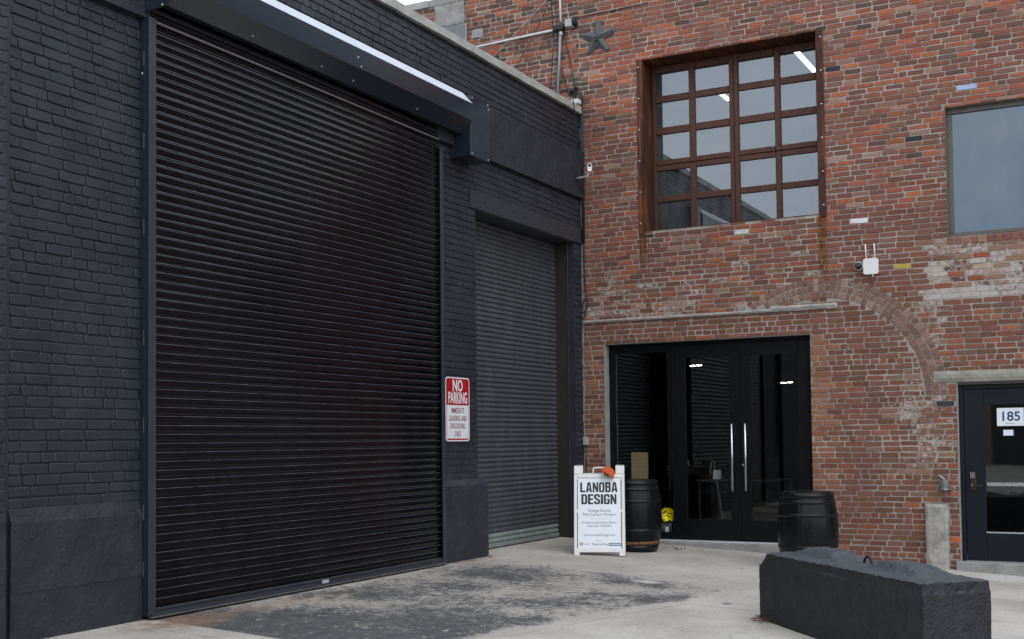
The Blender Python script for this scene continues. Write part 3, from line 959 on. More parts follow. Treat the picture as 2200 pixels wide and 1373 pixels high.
# ---- small roller shutter, set back 0.3 m
s2 = empty('roller_shutter', blk)
s2['label'] = 'small grey black roller shutter with two bare pale slats at its foot'
P2 = 0.0645
prof2 = [(0.004, 0.0), (-0.002, 0.0), (-0.002, 0.004), (0.003, 0.0065), (0.001, 0.010), (-0.006, 0.013), (-0.012, 0.021), (-0.0145, 0.032), (-0.0135, 0.043), (-0.010, 0.053), (-0.004, 0.0605), (0.004, 0.0643)]
sm2 = slat_mesh(prof2, -3.12, -0.235, m_shut2)
sm3 = slat_mesh(prof2, -3.12, -0.235, m_slatgreen)
z = 0.272; i = 0
while z < 4.6:
    o = bpy.data.objects.new('slat', sm3 if i < 2 else sm2); COL.objects.link(o); o.parent = s2
    if i < 2: o['label'] = 'bare pale green slat'
    o.location = (0, 0.31 + rb.uniform(-.002, .002), z); o.rotation_euler = (R(rb.uniform(-1.5, 1.5)), R(rb.uniform(-.015, .015)), 0)
    z += P2; i += 1
b = MB(); b.box(-3.12, -0.235, 0.285, 0.32, 0.225, 0.2715, m_slatgreen); b.box(-3.12, -0.235, 0.265, 0.325, 0.175, 0.2245, m_darksteel, 0.004); b.build('bottom_bar', s2)
b = MB()
b.box(-0.262, -0.2455, 0.10, 0.345, 0.16, 4.40, m_darksteel, 0.002)
b.box(-0.285, -0.2625, 0.325, 0.345, 0.16, 4.40, m_hood)
b.box(-0.275, -0.2625, 0.10, 0.112, 0.16, 4.40, m_darksteel, 0.002)
b.build('guide_rail', s2)
b = MB(); b.box(-3.069, -3.05, 0.12, 0.345, 0.16, 4.40, m_darksteel); b.build('guide_rail', s2)
# closing wall behind both shutters
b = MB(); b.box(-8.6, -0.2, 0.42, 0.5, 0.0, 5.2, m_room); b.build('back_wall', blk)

# ------------------------------------------------------------------ BRICK BUILDING (front at x = 0, running along y)
red = root('brick_building', 'weathered red brick building with rusty grid window and black glass doors', 'building')
TOPZ = 8.46
WIN = (0.977, 3.437, 4.50, 6.955)        # u = -y
ENT = (0.345, 3.272, -0.3, 2.95)
RWN = (5.01, 7.20, 4.065, 5.69)
RDR = (5.075, 6.22, -0.3, 2.25)
LIN = (4.80, 6.50, 2.25, 2.395)
GST = (4.675, 4.95, -0.3, 0.745)
LEDGE = (0.0, 3.635, 3.257, 3.305)
ARC_C, ARC_Z, R0, RW = 3.40, 2.10, 1.30, 0.09
Pr = lambda u, v, d: (-d, -u, v)
rr = random.Random(21)

def arch_rows(vm):
    """u intervals covered by the arch ring at height vm"""
    res = []
    dz = vm - ARC_Z
    ro, ri = R0 + 3 * RW, R0
    if dz < 0 or dz > ro: return res
    a = math.sqrt(ro * ro - dz * dz)
    c = math.sqrt(ri * ri - dz * dz) if dz < ri else 0.0
    if c > 0:
        res.append((ARC_C + c - .01, ARC_C + a + .005))
        if vm > 3.31: res.append((ARC_C - a - .005, ARC_C - c + .01))
    else:
        res.append((ARC_C - a - .005, ARC_C + a + .005))
    return res

def lin(r_, g, b): # sRGB 0-255 as photographed -> albedo
    f = lambda c: ((c / 255 + .055) / 1.055) ** 2.4 if c > 10 else c / 255 / 12.92
    return (f(r_), f(g), f(b))
ORANGE = [(172, 88, 58), (160, 82, 58), (181, 98, 64), (165, 90, 66), (150, 76, 56)]
REDB = [(138, 78, 66), (130, 74, 64), (146, 82, 68), (124, 72, 64), (134, 84, 74)]
MAUVE = [(126, 81, 71), (118, 76, 69), (132, 87, 77), (112, 75, 69), (138, 94, 84)]
DARK = [(88, 66, 66), (80, 62, 64), (96, 72, 70)]
PALE = [(162, 122, 108), (154, 116, 104), (170, 132, 118)]
SALM = [(176, 112, 86), (170, 104, 80), (182, 118, 92)]
def brick_colour(u, v, rg):
    y = -u
    k = rg.random()
    wash = 0.12
    if v > 6.3 and y > -0.25:                       # dark and orange mix over the roof
        pal = DARK if k < .42 else (ORANGE if k < .68 else (REDB if k < .9 else PALE))
        wash = 0.18
    elif v > 6.0 and y > -1.5:
        pal = ORANGE if k < .6 else (REDB if k < .8 else (MAUVE if k < .93 else DARK))
    elif v > 4.5:
        if y > -1.0:
            pal = REDB if k < .42 else (ORANGE if k < .68 else (MAUVE if k < .9 else (DARK if k < .95 else PALE)))
            if v < 5.6: pal = MAUVE if k < .35 else (REDB if k < .75 else (ORANGE if k < .93 else PALE)); wash = .25
        else:
            pal = REDB if k < .38 else (MAUVE if k < .66 else (ORANGE if k < .92 else (DARK if k < .955 else PALE)))
    elif v > 3.3 and u < 3.45:                       # repointed, washed zone over the door
        pal = REDB if k < .4 else (ORANGE if k < .66 else (MAUVE if k < .9 else PALE))
        wash = .64 if rg.random() < .42 else .40
        if v < 3.75: wash += .12
        if v > 4.05: wash -= .2
    elif v > 3.25 and u > 4.75:
        if v < 4.02:
            pal = PALE if k < .62 else (MAUVE if k < .8 else ORANGE); wash = (.80 if rg.random() < .7 else .5) if k < .78 else .2
        else:
            pal = REDB
        if v < 3.42: wash = .9
    elif v > 3.3:
        pal = REDB if k < .7 else (MAUVE if k < .92 else ORANGE); wash = .12
        if v < 3.75 and u > 4.0: wash = .35
    elif u > 4.95:
        pal = REDB if k < .5 else (ORANGE if k < .75 else MAUVE)
        if v < 1.8 and k < .4: pal = DARK if k < .12 else MAUVE
    elif u < 0.40 and v < 2.95:
        pal = SALM if k < .35 else (MAUVE if k < .8 else REDB); wash = .22
    elif 3.27 < u < 3.62 and v < 2.9 and u < 3.27 + .3 * rg.random() + .12:
        pal = SALM; wash = .2
    else:
        pal = REDB if k < .72 else (MAUVE if k < .9 else ORANGE); wash = .30
        r_ = math.hypot(u - ARC_C, max(0, v - ARC_Z))
        if u > 3.9 and v > .8:
            d = max(0.0, min(1.0, (u - 3.9) / .75)); wash = .30 + .42 * d
            if k < .5 * d: pal = MAUVE if k < .3 * d else PALE
        if v < 1.2: wash = .46
    c = list(lin(*rg.choice(pal)))
    g = rg.uniform(.86, 1.14)
    g *= .99
    zone = (0.198, 0.084, 0.058) if v < 4.5 else (0.245, 0.096, 0.062)
    kz = 0.52 if v < 3.3 else (0.36 if v < 4.5 else 0.25)
    if wash < .8: c = [x * (1 - kz) + zq * kz for x, zq in zip(c, zone)]
    gy = (c[0] + c[1] + c[2]) / 3 * 1.1
    c = [x * .92 + gy * .08 for x in c]
    return (c[0] * g * .98, c[1] * g * rg.uniform(1.0, 1.08), c[2] * g * rg.uniform(.86, .99), wash + rg.uniform(-.07, .07))
SPECIAL = [((4.415, 3.715), (0.52, 0.36, 0.07, .1)), ((3.883, 4.335), (0.72, 0.71, 0.70, .0)), ((5.215, 5.89), (0.38, 0.47, 0.66, .3)), ((1.03, 4.47), (0.035, 0.038, 0.042, 0)),
           ((3.62, 6.42), (0.04, 0.04, 0.045, 0)), ((2.33, 4.36), (0.62, 0.58, 0.55, .5)), ((4.85, 2.02), (0.055, 0.05, 0.05, 0)), ((5.05, 0.30), (0.50, 0.13, 0.045, 0)),
           ((4.60, 5.35), (0.045, 0.042, 0.045, .1)), ((5.02, 4.75), (0.05, 0.045, 0.045, .2))]
rholes = [WIN, ENT, RWN, RDR, LIN, GST, LEDGE, (-0.0, 0.02, 0, 6.2), (-2.45, -1.93, 7.66, 8.36), (-1.55, -1.32, 7.12, 7.42)]
rects = []
hdrR = lambda row, v: (row % 7 == 3) and v < 3.2
LOWZ = 7.95
LOW2 = 7.56
rholes.append((2.62, 20, LOW2, 9))
rects += lay(0.0, 10.0, -0.14, LOWZ - .01, 0.0700, 0.2225, 0.0128, hdrR, rholes, rr, 0.0030, arch_rows, 0.10)
rects += lay(-4.6, 0.0, 6.10, TOPZ - .13, 0.0700, 0.2225, 0.0135, lambda a, b: a % 7 == 5, rholes, rr, 0.0025, None, 0.09)
rects += lay(0.0, 0.35, LOWZ + .03, TOPZ - .13, 0.0700, 0.2225, 0.0128, lambda a, b: False, rholes, rr, 0.0025, None, 0.09)
bl = []
for q in rects:
    cu_, cv_ = (q[0] + q[1]) / 2, (q[2] + q[3]) / 2
    col = brick_colour(cu_, cv_, rr)
    for (su, sv), sc_ in SPECIAL:
        if q[0] - .006 <= su <= q[1] + .006 and q[2] - .006 <= sv <= q[3] + .006: col = sc_
    washed = col[3] > .5
    v, f = brick_geo(q, Pr, rr, rr.uniform(-.001, .0055) - (.002 if washed else 0), 0.0045, 0.012, 0.013 if washed else 0.011, 0.0042 if washed else 0.0032)
    bl.append((v, f, col))
place_bricks(bl, red, m_brick)
# three header rings of the old arch
arch = empty('relieving_arch', red)
for ring in range(3):
    rm = R0 + RW * (ring + .5)
    n = int(rm * PI / 0.074)
    for i in range(n):
        a = PI * (i + .5) / n
        zc = ARC_Z + rm * math.sin(a); uc = ARC_C + rm * math.cos(a)
        if uc < ARC_C and zc < 3.345: continue
        wdt = rm * PI / n
        k = rr.random()
        pal = MAUVE if k < .60 else (PALE if k < .80 else REDB)
        c = [a_ * .5 + b_ * .5 for a_, b_ in zip(lin(*rr.choice(pal)), (0.235, 0.165, 0.13))]; g = rr.uniform(.85, 1.1)
        q = (uc - (RW - .010) / 2, uc + (RW - .010) / 2, zc - (wdt - .009) / 2, zc + (wdt - .009) / 2)
        v, f = brick_geo(q, Pr, rr, rr.uniform(-.001, .006), .0035, .012, .005, .003, rot=a)
        o = bpy.data.objects.new('voussoir', brick_mesh('voussoir', [(v, f, (c[0] * g, c[1] * g, c[2] * g, rr.uniform(.38, .62)))], m_brick))
        COL.objects.link(o); o.parent = arch
# soldier headers under the plain window
hb = []
u = 5.0
for i in range(22):
    wdt = rr.uniform(.088, .102)
    v, f = brick_geo((u, u + wdt - .011, 3.965, 4.052), Pr, rr, .007, .0045, .012)
    c = [a_ * .5 + b_ * .5 for a_, b_ in zip(lin(*rr.choice(REDB + MAUVE + PALE)), (0.22, 0.12, 0.09))]; hb.append((v, f, (*c, .3))); u += wdt
# wall body with mortar face and reveals
wb = MB()
for (u0, u1, v0, v1) in subtract([(0.0, 2.62, -0.4, LOWZ), (2.62, 10.0, -0.4, LOW2), (-4.6, 0.0, -0.4, TOPZ - .12), (0.0, 0.35, LOWZ, TOPZ - .12)], [WIN, ENT, RWN, RDR]):
    wb.box(0.0035, 0.42, -u1, -u0, v0, v1, m_mortar)
wb.build('wall', red)
b = MB(); b.box(-0.028, 0.45, -4.6 if False else 2.56, 4.6, TOPZ - .118, TOPZ, m_coping, .01); b.build('coping_stone', red)
b = MB(); b.box(-0.012, 0.45, -.37, 2.553, TOPZ - .118, TOPZ, m_plaster, .01); b.build('coping_stone', red)
b = MB(); b.box(-0.02, 0.45, -2.62, -.372, LOWZ + .002, LOWZ + .10, m_plaster, .01); b.build('coping_stone', red); b = MB(); b.box(-0.02, 0.45, -10.0, -2.625, LOW2 + .002, LOW2 + .09, m_plaster, .01); b.build('coping_stone', red)
b = MB(); b.box(0.425, 20, -10.0, 4.6, LOWZ - .5, LOWZ - .3, m_roofing); b.build('roof', red)
b = MB(); b.box(0.425, 20, 4.3, 4.6, -.4, LOWZ - .5, m_mortar); b.box(0.425, 20, -10.0, -9.7, -.4, LOWZ - .5, m_mortar); b.box(19.6, 20, -9.7, 4.3, -.4, LOWZ - .5, m_mortar); b.build('rear_wall', red)

def rough_slab(name, x0, x1, y0, y1, z0, z1, m, parent, amp=0.006, step=0.05, seed=0, edge=0.0):
    """a rough stone: front face (towards -x) as a displaced grid with sides"""
    ny, nz = max(2, int((y1 - y0) / step)), max(2, int((z1 - z0) / step))
    bm = bmesh.new()
    g = []
    for i in range(ny + 1):
        r_ = []
        for j in range(nz + 1):
            y, z = y0 + (y1 - y0) * i / ny, z0 + (z1 - z0) * j / nz
            e = 1.0 if (i in (0, ny) or j in (0, nz)) else 0.0
            nv = noise.noise_vector(Vector((y * 8 + seed, z * 8, seed)))
            n2 = noise.noise_vector(Vector((y * 23 + seed, z * 23, seed + 5)))
            r_.append(bm.verts.new((x0 + abs(nv.x) * amp + n2.x * amp * .5 + e * min(.012, abs(x1 - x0) * .3), y + (nv.y * edge if i in (0, ny) else 0), z + (n2.z * edge if j in (0, nz) else 0))))
        g.append(r_)
    for i in range(ny):
        for j in range(nz):
            bm.faces.new((g[i][j], g[i][j + 1], g[i + 1][j + 1], g[i + 1][j]))
    loop = [g[i][0] for i in range(ny + 1)] + [g[ny][j] for j in range(1, nz + 1)] + [g[i][nz] for i in range(ny - 1, -1, -1)] + [g[0][j] for j in range(nz - 1, 0, -1)]
    back = [bm.verts.new((x1, v.co.y, v.co.z)) for v in loop]
    for i in range(len(loop)):
        j = (i + 1) % len(loop)
        bm.faces.new((loop[i], loop[j], back[j], back[i]))
    me = bpy.data.meshes.new(name); bm.to_mesh(me); bm.free(); me.materials.append(m)
    o = bpy.data.objects.new(name, me); COL.objects.link(o); o.parent = parent
    return o
rough_slab('ledge', -0.034, 0.003, -3.635, -0.004, 3.258, 3.300, m_ledge, red, .012, .035, 2, .006)
rough_slab('ledge', -0.042, -0.001, -3.64, -2.75, 3.272, 3.332, m_ledge, red, .010, .035, 12, .008)
rough_slab('stone_lintel', -0.020, 0.40, -6.50, -4.80, 2.254, 2.393, m_lintel, red, .010, .045, 31, .006)
rough_slab('guard_stone', -0.105, 0.003, -4.945, -4.68, -0.12, 0.745, m_stone, red, .009, .03, 8, .006)
rough_slab('plaster_patch', -0.016, 0.003, 1.93, 2.45, 8.0, 8.345, m_plaster, red, .012, .04, 44, .02)
rough_slab('plaster_patch', -0.016, 0.003, 1.60, 1.80, 7.72, 7.86, m_plaster, red, .012, .04, 47, .02)
# grey metal hatch
b = MB(); b.box(-0.03, 0.003, 1.865, 2.42, 7.64, 7.985, m_hatch, .004); b.box(-0.034, -0.0301, 1.872, 1.885, 7.64, 7.98, m_greybox); b.build('metal_hatch', red)
# small vent hole with its lintel brick
b = MB(); b.box(0.0032, 0.2, 1.32, 1.55, 7.12, 7.40, m_cable); b.build('vent_opening', red)
v, f = brick_geo((-1.57, -1.33, 7.415, 7.475), Pr, rr, .012, .004, .01)
hb.append((v, f, (*lin(170, 84, 48), .1)))
for g in hb:
    o = bpy.data.objects.new('brick_header', brick_mesh('brick_header', [g], m_brick)); COL.objects.link(o); o.parent = red

# ---- big grid window
wn = empty('window', red); wn['label'] = 'twenty pane grid window in a rusty steel lining'
b = MB()
b.box(-0.012, -0.001, -0.972, -0.898, 4.47, 6.955, m_rust, .002)
b.box(-0.012, -0.001, -3.522, -3.440, 4.47, 6.965, m_rust, .002)
b.box(-0.012, 0.40, -0.984, -0.9725, 4.503, 6.95, m_rust)
b.box(-0.012, 0.40, -3.4395, -3.428, 4.503, 6.95, m_rust)
b.box(-0.006, 0.40, -3.4275, -0.985, 6.938, 6.9515, m_rust)
b.box(0.02, 0.40, -3.4275, -0.985, 4.5025, 4.515, m_rust)
b.build('frame', wn)
for i in range(6):
    for y in (-0.925, -3.49):
        k = MB(); k.lathe([(0.013, 0), (0.012, .006), (0.006, .011)], m_screw, 8, (-0.012, y, 4.62 + i * .445), True, (-1, 0, 0)); k.build('bolt', wn)
cols = [(-1.535, -1.032), (-2.127, -1.629), (-2.763, -2.26), (-3.334, -2.847)]
rows = [(6.502, 6.833), (6.044, 6.406), (5.574, 5.942), (5.054, 5.422), (4.57, 4.966)]
ye = [-0.986, -3.426]
X0, X1 = 0.355, 0.41
b = MB()
ysn = [ye[0]] + [v_ for c in cols for v_ in (c[1], c[0])] + [ye[1]]
for i in range(0, len(ysn), 2):
    y1_, y0_ = ysn[i], ysn[i + 1]
    if i == 4:
        b.box(X0, X1, -2.188, y1_, 4.52, 6.936, m_sash, .006); b.box(X0, X1, y0_, -2.194, 4.52, 6.936, m_sash, .006)
    elif i in (2, 6):
        for (a_, c_) in ((4.52, 5.494), (5.502, 6.936)):
            b.box(X0 + .004, X1, y0_, y1_, a_, c_, m_sash, .008)
    else:
        b.box(X0, X1, y0_, y1_, 4.52, 6.936, m_sash, .006)
zz = [6.936] + [v_ for r_ in rows for v_ in (r_[1], r_[0])] + [4.52]
for (c0, c1) in cols:
    for i in range(0, len(zz), 2):
        z1_, z0_ = zz[i], zz[i + 1]
        if i == 6:
            b.box(X0 + .002, X1, c0 + .0005, c1 - .0005, z0_, 5.494, m_sash, .006); b.box(X0 + .002, X1, c0 + .0005, c1 - .0005, 5.502, z1_, m_sash, .006)
        else:
            b.box(X0 + .002, X1, c0 + .0005, c1 - .0005, z0_, z1_, m_sash, .008)
b.build('sash', wn)
for (c0, c1) in cols:
    for (z0_, z1_) in rows:
        k = MB(); k.box(0.383 + rr.uniform(-.001, .001), 0.389, c0 - .006, c1 + .006, z0_ - .006, z1_ + .006, m_glass_up)
        tl = rr.uniform(-.003, .003), rr.uniform(-.004, .004)
        k.v = [(x + (y - c0) * tl[0] + (z_ - z0_) * tl[1], y, z_) for x, y, z_ in k.v]
        k.build('pane', wn)
# upper room
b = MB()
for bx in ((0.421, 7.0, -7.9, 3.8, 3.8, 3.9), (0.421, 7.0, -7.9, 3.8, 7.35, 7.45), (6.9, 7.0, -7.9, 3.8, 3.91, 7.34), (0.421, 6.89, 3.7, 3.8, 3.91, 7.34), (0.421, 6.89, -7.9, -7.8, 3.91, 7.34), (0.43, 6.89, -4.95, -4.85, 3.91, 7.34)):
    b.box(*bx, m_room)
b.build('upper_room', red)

# ---- plain window on the right
w2 = empty('window', red); w2['label'] = 'plain single pane window with taupe frame'
b = MB()
for bx in ((0.10, 0.17, -7.20, -5.012, 5.625, 5.688), (0.10, 0.17, -7.20, -5.012, 4.067, 4.125), (0.10, 0.17, -5.075, -5.012, 4.126, 5.624), (0.10, 0.17, -7.20, -7.14, 4.126, 5.624), (0.10, 0.17, -5.99, -5.93, 4.126, 5.624)):
    b.box(*bx, m_taupe, .004)
b.box(-0.01, 0.099, -5.020, -5.012, 4.067, 5.688, m_taupe)
b.box(-0.006, 0.099, -7.20, -5.021, 4.067, 4.075, m_taupe)
b.build('frame', w2)
for y0_, y1_ in ((-5.93, -5.075), (-7.14, -5.99)):
    b = MB(); b.box(0.133, 0.139, y0_ - .004, y1_ + .004, 4.12, 5.63, m_glass_rt); b.build('pane', w2)

# ---- entrance: sidelight and two glazed doors
DX0, DX1 = 0.135, 0.19
b = MB()
b.box(DX0 - .005, DX1 + .01, -0.432, -0.349, 0.19, 2.925, m_alu, .002)
b.box(DX0 - .005, DX1 + .01, -1.335, -1.29, 0.19, 2.925, m_alu, .002)
b.box(DX0 - .005, DX1 + .01, -3.268, -3.213, 0.19, 2.925, m_alu, .002)
b.box(DX0 - .008, DX1 + .01, -3.268, -0.349, 2.926, 2.946, m_alu)
b.box(DX0 - .004, DX1 + .01, -3.212, -1.336, 2.892, 2.925, m_alu)
b.build('door_frame', red)
b = MB(); b.box(-0.004, 0.13, -3.270, -0.347, 2.934, 2.9485, m_taupe); b.build('steel_lintel', red)
b = MB(); b.box(-0.002, 0.13, -0.3465, -0.339, 0.15, 2.932, m_plaster); b.box(-0.006, 0.13, -0.35, -0.330, 0.15, 2.95, m_plaster, .003); b.build('rendered_jamb', red)
sd_ = empty('sidelight', red)
b = MB(); b.box(DX0, DX1, -1.289, -0.433, 0.192, 0.29, m_alu, .002); b.build('bottom_rail', sd_); b = MB(); b.box(DX0, DX1, -1.289, -0.433, 2.81, 2.925, m_alu, .002); b.build('top_rail', sd_)
b = MB(); b.box(0.155, 0.161, -1.292, -0.43, 0.286, 2.814, m_glass_dr); b.build('pane', sd_)
for (y1_, y0_, g1_, g0_, hy, nm) in ((-1.339, -2.257, -1.495, -2.122, -2.165, 'left'), (-2.261, -3.210, -2.408, -3.060, -2.352, 'right')):
    b = MB()
    b.box(DX0, DX1, y0_, g0_, 0.205, 2.888, m_alu, .003); b.box(DX0, DX1, g1_, y1_, 0.205, 2.888, m_alu, .003)
    b.box(DX0, DX1, g0_ + .0005, g1_ - .0005, 0.205, 0.478, m_alu, .003); b.box(DX0, DX1, g0_ + .0005, g1_ - .0005, 2.704, 2.888, m_alu, .003)
    d = b.build('door', red)
    b = MB(); b.box(0.158, 0.164, g0_ - .005, g1_ + .005, 0.473, 2.709, m_glass_dr); b.build('pane', d)
    b = MB(); b.tube([(0.075, hy, 0.872), (0.075, hy, 1.782)], 0.0165, m_chrome, 14)
    for zc in (1.02, 1.63): b.tube([(0.076, hy, zc), (0.1345, hy, zc)], 0.009, m_chrome, 8)
    b.build('pull_handle', d)
    if nm == 'right':
        b = MB(); b.lathe([(0.016, 0), (0.014, .01)], m_chrome, 12, (0.1345, -2.30, 1.225), True, (-1, 0, 0)); b.build('lock_cylinder', d)
b = MB()
b.box(-0.055, 0.30, -3.40, -0.40, -0.25, 0.172, m_curb, .008)
b.build('doorstep', red)
b = MB(); b.box(0.02, 0.22, -3.21, -0.35, 0.1725, 0.1895, m_sill, .003); b.build('threshold', red)
# ground floor room, dark inside
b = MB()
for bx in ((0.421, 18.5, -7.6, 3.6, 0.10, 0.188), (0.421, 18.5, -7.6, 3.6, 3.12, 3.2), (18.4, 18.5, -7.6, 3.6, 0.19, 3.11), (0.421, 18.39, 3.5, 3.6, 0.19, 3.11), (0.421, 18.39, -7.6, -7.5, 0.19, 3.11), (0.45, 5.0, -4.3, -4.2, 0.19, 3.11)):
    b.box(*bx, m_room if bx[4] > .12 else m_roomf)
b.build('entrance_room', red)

# ---- navy door on the right with lever lock
b = MB()
b.box(0.06, 0.125, -5.135, -5.082, 0.05, 2.215, m_navy, .002); b.box(0.06, 0.125, -6.215, -6.165, 0.05, 2.215, m_navy, .002); b.box(0.06, 0.125, -6.164, -5.136, 2.165, 2.215, m_navy, .002)
b.build('door_frame', red)
b = MB(); b.box(-0.003, 0.058, -5.0815, -5.068, -0.02, 2.2485, m_plaster); b.box(-0.002, 0.1, -6.22, -5.0825, 2.2165, 2.247, m_darksteel); b.build('rendered_jamb', red)
b = MB()
b.box(0.072, 0.118, -5.372, -5.139, 0.062, 2.16, m_navy, .003); b.box(0.072, 0.118, -6.160, -5.930, 0.062, 2.16, m_navy, .003)
b.box(0.072, 0.118, -5.9295, -5.3725, 0.062, 0.41, m_navy, .003); b.box(0.072, 0.118, -5.9295, -5.3725, 1.965, 2.16, m_navy, .003)
b.box(0.068, 0.0715, -5.94, -5.365, 0.395, 0.412, m_greybox)
dn = b.build('door', red); dn['label'] = 'navy glazed door with keypad lever lock'
b = MB(); b.box(0.092, 0.098, -5.934, -5.367, 0.405, 1.97, m_glass_dr); b.build('pane', dn)
b = MB(); b.box(0.15, 0.20, -6.0, -5.33, 0.962, 1.012, m_chrome, .006); b.box(0.121, 0.15, -5.36, -5.33, 0.965, 1.009, m_chrome); b.build('push_bar', dn)
b = MB(); b.box(0.044, 0.0719, -5.265, -5.195, 0.915, 1.145, m_brass, .006); lk = b.build('keypad_lock', dn)
b = MB()
for i in range(4):
    for j in range(3):
        b.box(0.0415, 0.0442, -5.209 - j * .018, -5.197 - j * .018 - .002 + .0, 1.125 - i * .018, 1.135 - i * .018, m_screw)
b.build('keypad_keys', dn)
b = MB(); b.tube([(0.044, -5.225, 0.978), (0.010, -5.225, 0.978)], 0.012, m_chrome, 10); b.tube([(0.012, -5.222, 0.978), (0.012, -5.345, 0.972)], 0.010, m_brass, 10, 0.006); b.build('lever', dn)
b = MB(); b.box(-0.12, 0.30, -6.6, -5.03, -0.30, 0.048, m_curb, .01); b.build('doorstep', red)
b = MB(); b.box(-0.002, 0.09, -5.94 - .2, -5.14, 0.0485, 0.0605, m_chrome); b.build('threshold', red)

# ------------------------------------------------------------------ things on the walls
# no parking sign
ns = root('no_parking_sign', 'red and white metal no parking sign on the black pier between the shutters', 'sign')
SX, SZ, SW, SH = -3.575, 1.963, 0.545, 0.748
def round_rect(w_, h_, r_, n=5):
    pts = []
    for cx_, cy_, a0 in ((w_ / 2 - r_, h_ / 2 - r_, 0), (-w_ / 2 + r_, h_ / 2 - r_, 90), (-w_ / 2 + r_, -h_ / 2 + r_, 180), (w_ / 2 - r_, -h_ / 2 + r_, 270)):
        for i in range(n + 1):
            a = R(a0 + 90 * i / n); pts.append((cx_ + r_ * math.cos(a), cy_ + r_ * math.sin(a)))
    return pts
def plate(pts, mt, d0, d1, m):
    b = MB()
    n = len(pts)
    lo_ = [mt @ Vector((x, y, d0)) for x, y in pts]; hi_ = [mt @ Vector((x, y, d1)) for x, y in pts]
    b.poly(hi_, m); b.poly(list(reversed(lo_)), m)
    for i in range(n):
        j = (i + 1) % n
        b.poly([lo_[i], lo_[j], hi_[j], hi_[i]], m)
    return b
SM = frame3((SX, -0.022, SZ), Vector((1, 0, 0)), Vector((0, 0, 1)), Vector((0, -1, 0)))
plate(round_rect(SW, SH, .045), SM, 0, .003, m_signwhite).build('plate', ns)
# red upper field with rounded top corners
up_ = [p for p in round_rect(SW - .03, SH - .03, .035) if p[1] > 0]
yb = 0.048
up_ = [(p[0], p[1]) for p in up_] + [(-(SW - .03) / 2, yb), ((SW - .03) / 2, yb)]
plate(up_, SM, .0031, .0042, m_red).build('red_field', ns)
bd_ = MB()
w2_, h2_ = (SW - .03) / 2, (SH - .03) / 2
for x0, x1, y0, y1 in ((-w2_, -w2_ + .008, -h2_ + .02, yb - .001), (w2_ - .008, w2_, -h2_ + .02, yb - .001), (-w2_ + .02, w2_ - .02, -h2_, -h2_ + .018)):
    bd_.box(x0, x1, y0, y1, .0031, .004, m_red)
bd_.xform(SM).build('red_border', ns)
def T(x, y, d): return SM @ Matrix.Translation((x, y, d))
text('NO', .185, m_signwhite, T(0, .215, .0046), ns, xs=.80, bold=.005)
text('PARKING', .185, m_signwhite, T(0, .072, .0046), ns, xs=.56, bold=.004)
for i, s in enumerate(('IMMEDIATE', 'LOADING AND', 'UNLOADING', 'ONLY')):
    text(s, .088, m_redtext, T(0, -.045 - i * .09, .0036), ns, xs=.62, bold=.0012, space=1.08)
for y in (.34, -.335):
    b = MB(); b.lathe([(.010, 0), (.008, .004)], m_screw, 10, SM @ Vector((0, y, .0043)), True, (0, -1, 0)); b.build('bolt', ns)

# star anchor plate
st = root('star_anchor_plate', 'grey cast iron star anchor plate on the brick wall', 'anchor plate')
b = MB()
cy_, cz_ = -0.31, 7.376
for i in range(5):
    a0 = R(90 + 72 * i)
    tipw = .034
    tip = Vector((-.012, 0, 0)); 
    d = Vector((0, math.cos(a0), math.sin(a0))); s_ = Vector((0, -math.sin(a0), math.cos(a0)))
    c_ = Vector((0, cy_, cz_))
    t1, t2 = c_ + d * .258 + s_ * tipw, c_ + d * .258 - s_ * tipw
    al, ar = R(36), R(-36)
    dl = Vector((0, math.cos(a0 + al), math.sin(a0 + al))); dr = Vector((0, math.cos(a0 + ar), math.sin(a0 + ar)))
    i1, i2 = c_ + dl * .122, c_ + dr * .122
    f = lambda p, x: Vector((x, p.y, p.z))
    ridge_t, ridge_c = f(c_ + d * .235, -.038), f(c_, -.085)
    b.poly([f(i1, -.012), f(t1, -.012), ridge_t, ridge_c], m_star); b.poly([ridge_c, ridge_t, f(t2, -.012), f(i2, -.012)], m_star)
    b.poly([f(t1, -.012), f(t2, -.012), ridge_t], m_star)
    b.poly([f(i1, 0), f(t1, 0), f(t1, -.012), f(i1, -.012)], m_star); b.poly([f(t2, 0), f(i2, 0), f(i2, -.012), f(t2, -.012)], m_star); b.poly([f(t1, 0), f(t2, 0), f(t2, -.012), f(t1, -.012)], m_star)
b.build('star', st)
b = MB(); b.lathe([(.058, 0), (.052, .035)], m_star, 20, (-.055, cy_, cz_), True, (-1, 0, 0)); b.box(-.125, -.0895, cy_ - .024, cy_ + .024, cz_ - .024, cz_ + .024, m_star, .004); b.build('centre_nut', st)

def cable(name, pts, r, m, label, cat='cable', group=None, n=6, smooth=4):
    P_ = [Vector(p) for p in pts]
    o_ = []
    for i in range(len(P_) - 1):
        p0, p1, p2, p3 = P_[max(i - 1, 0)], P_[i], P_[i + 1], P_[min(i + 2, len(P_) - 1)]
        for k in range(smooth):
            t = k / smooth
            o_.append(.5 * ((2 * p1) + (-p0 + p2) * t + (2 * p0 - 5 * p1 + 4 * p2 - p3) * t * t + (-p0 + 3 * p1 - 3 * p2 + p3) * t ** 3))
    o_.append(P_[-1])
    b = MB(); b.tube(o_, r, m, n)
    return tag(b.build(name), label, cat, group)

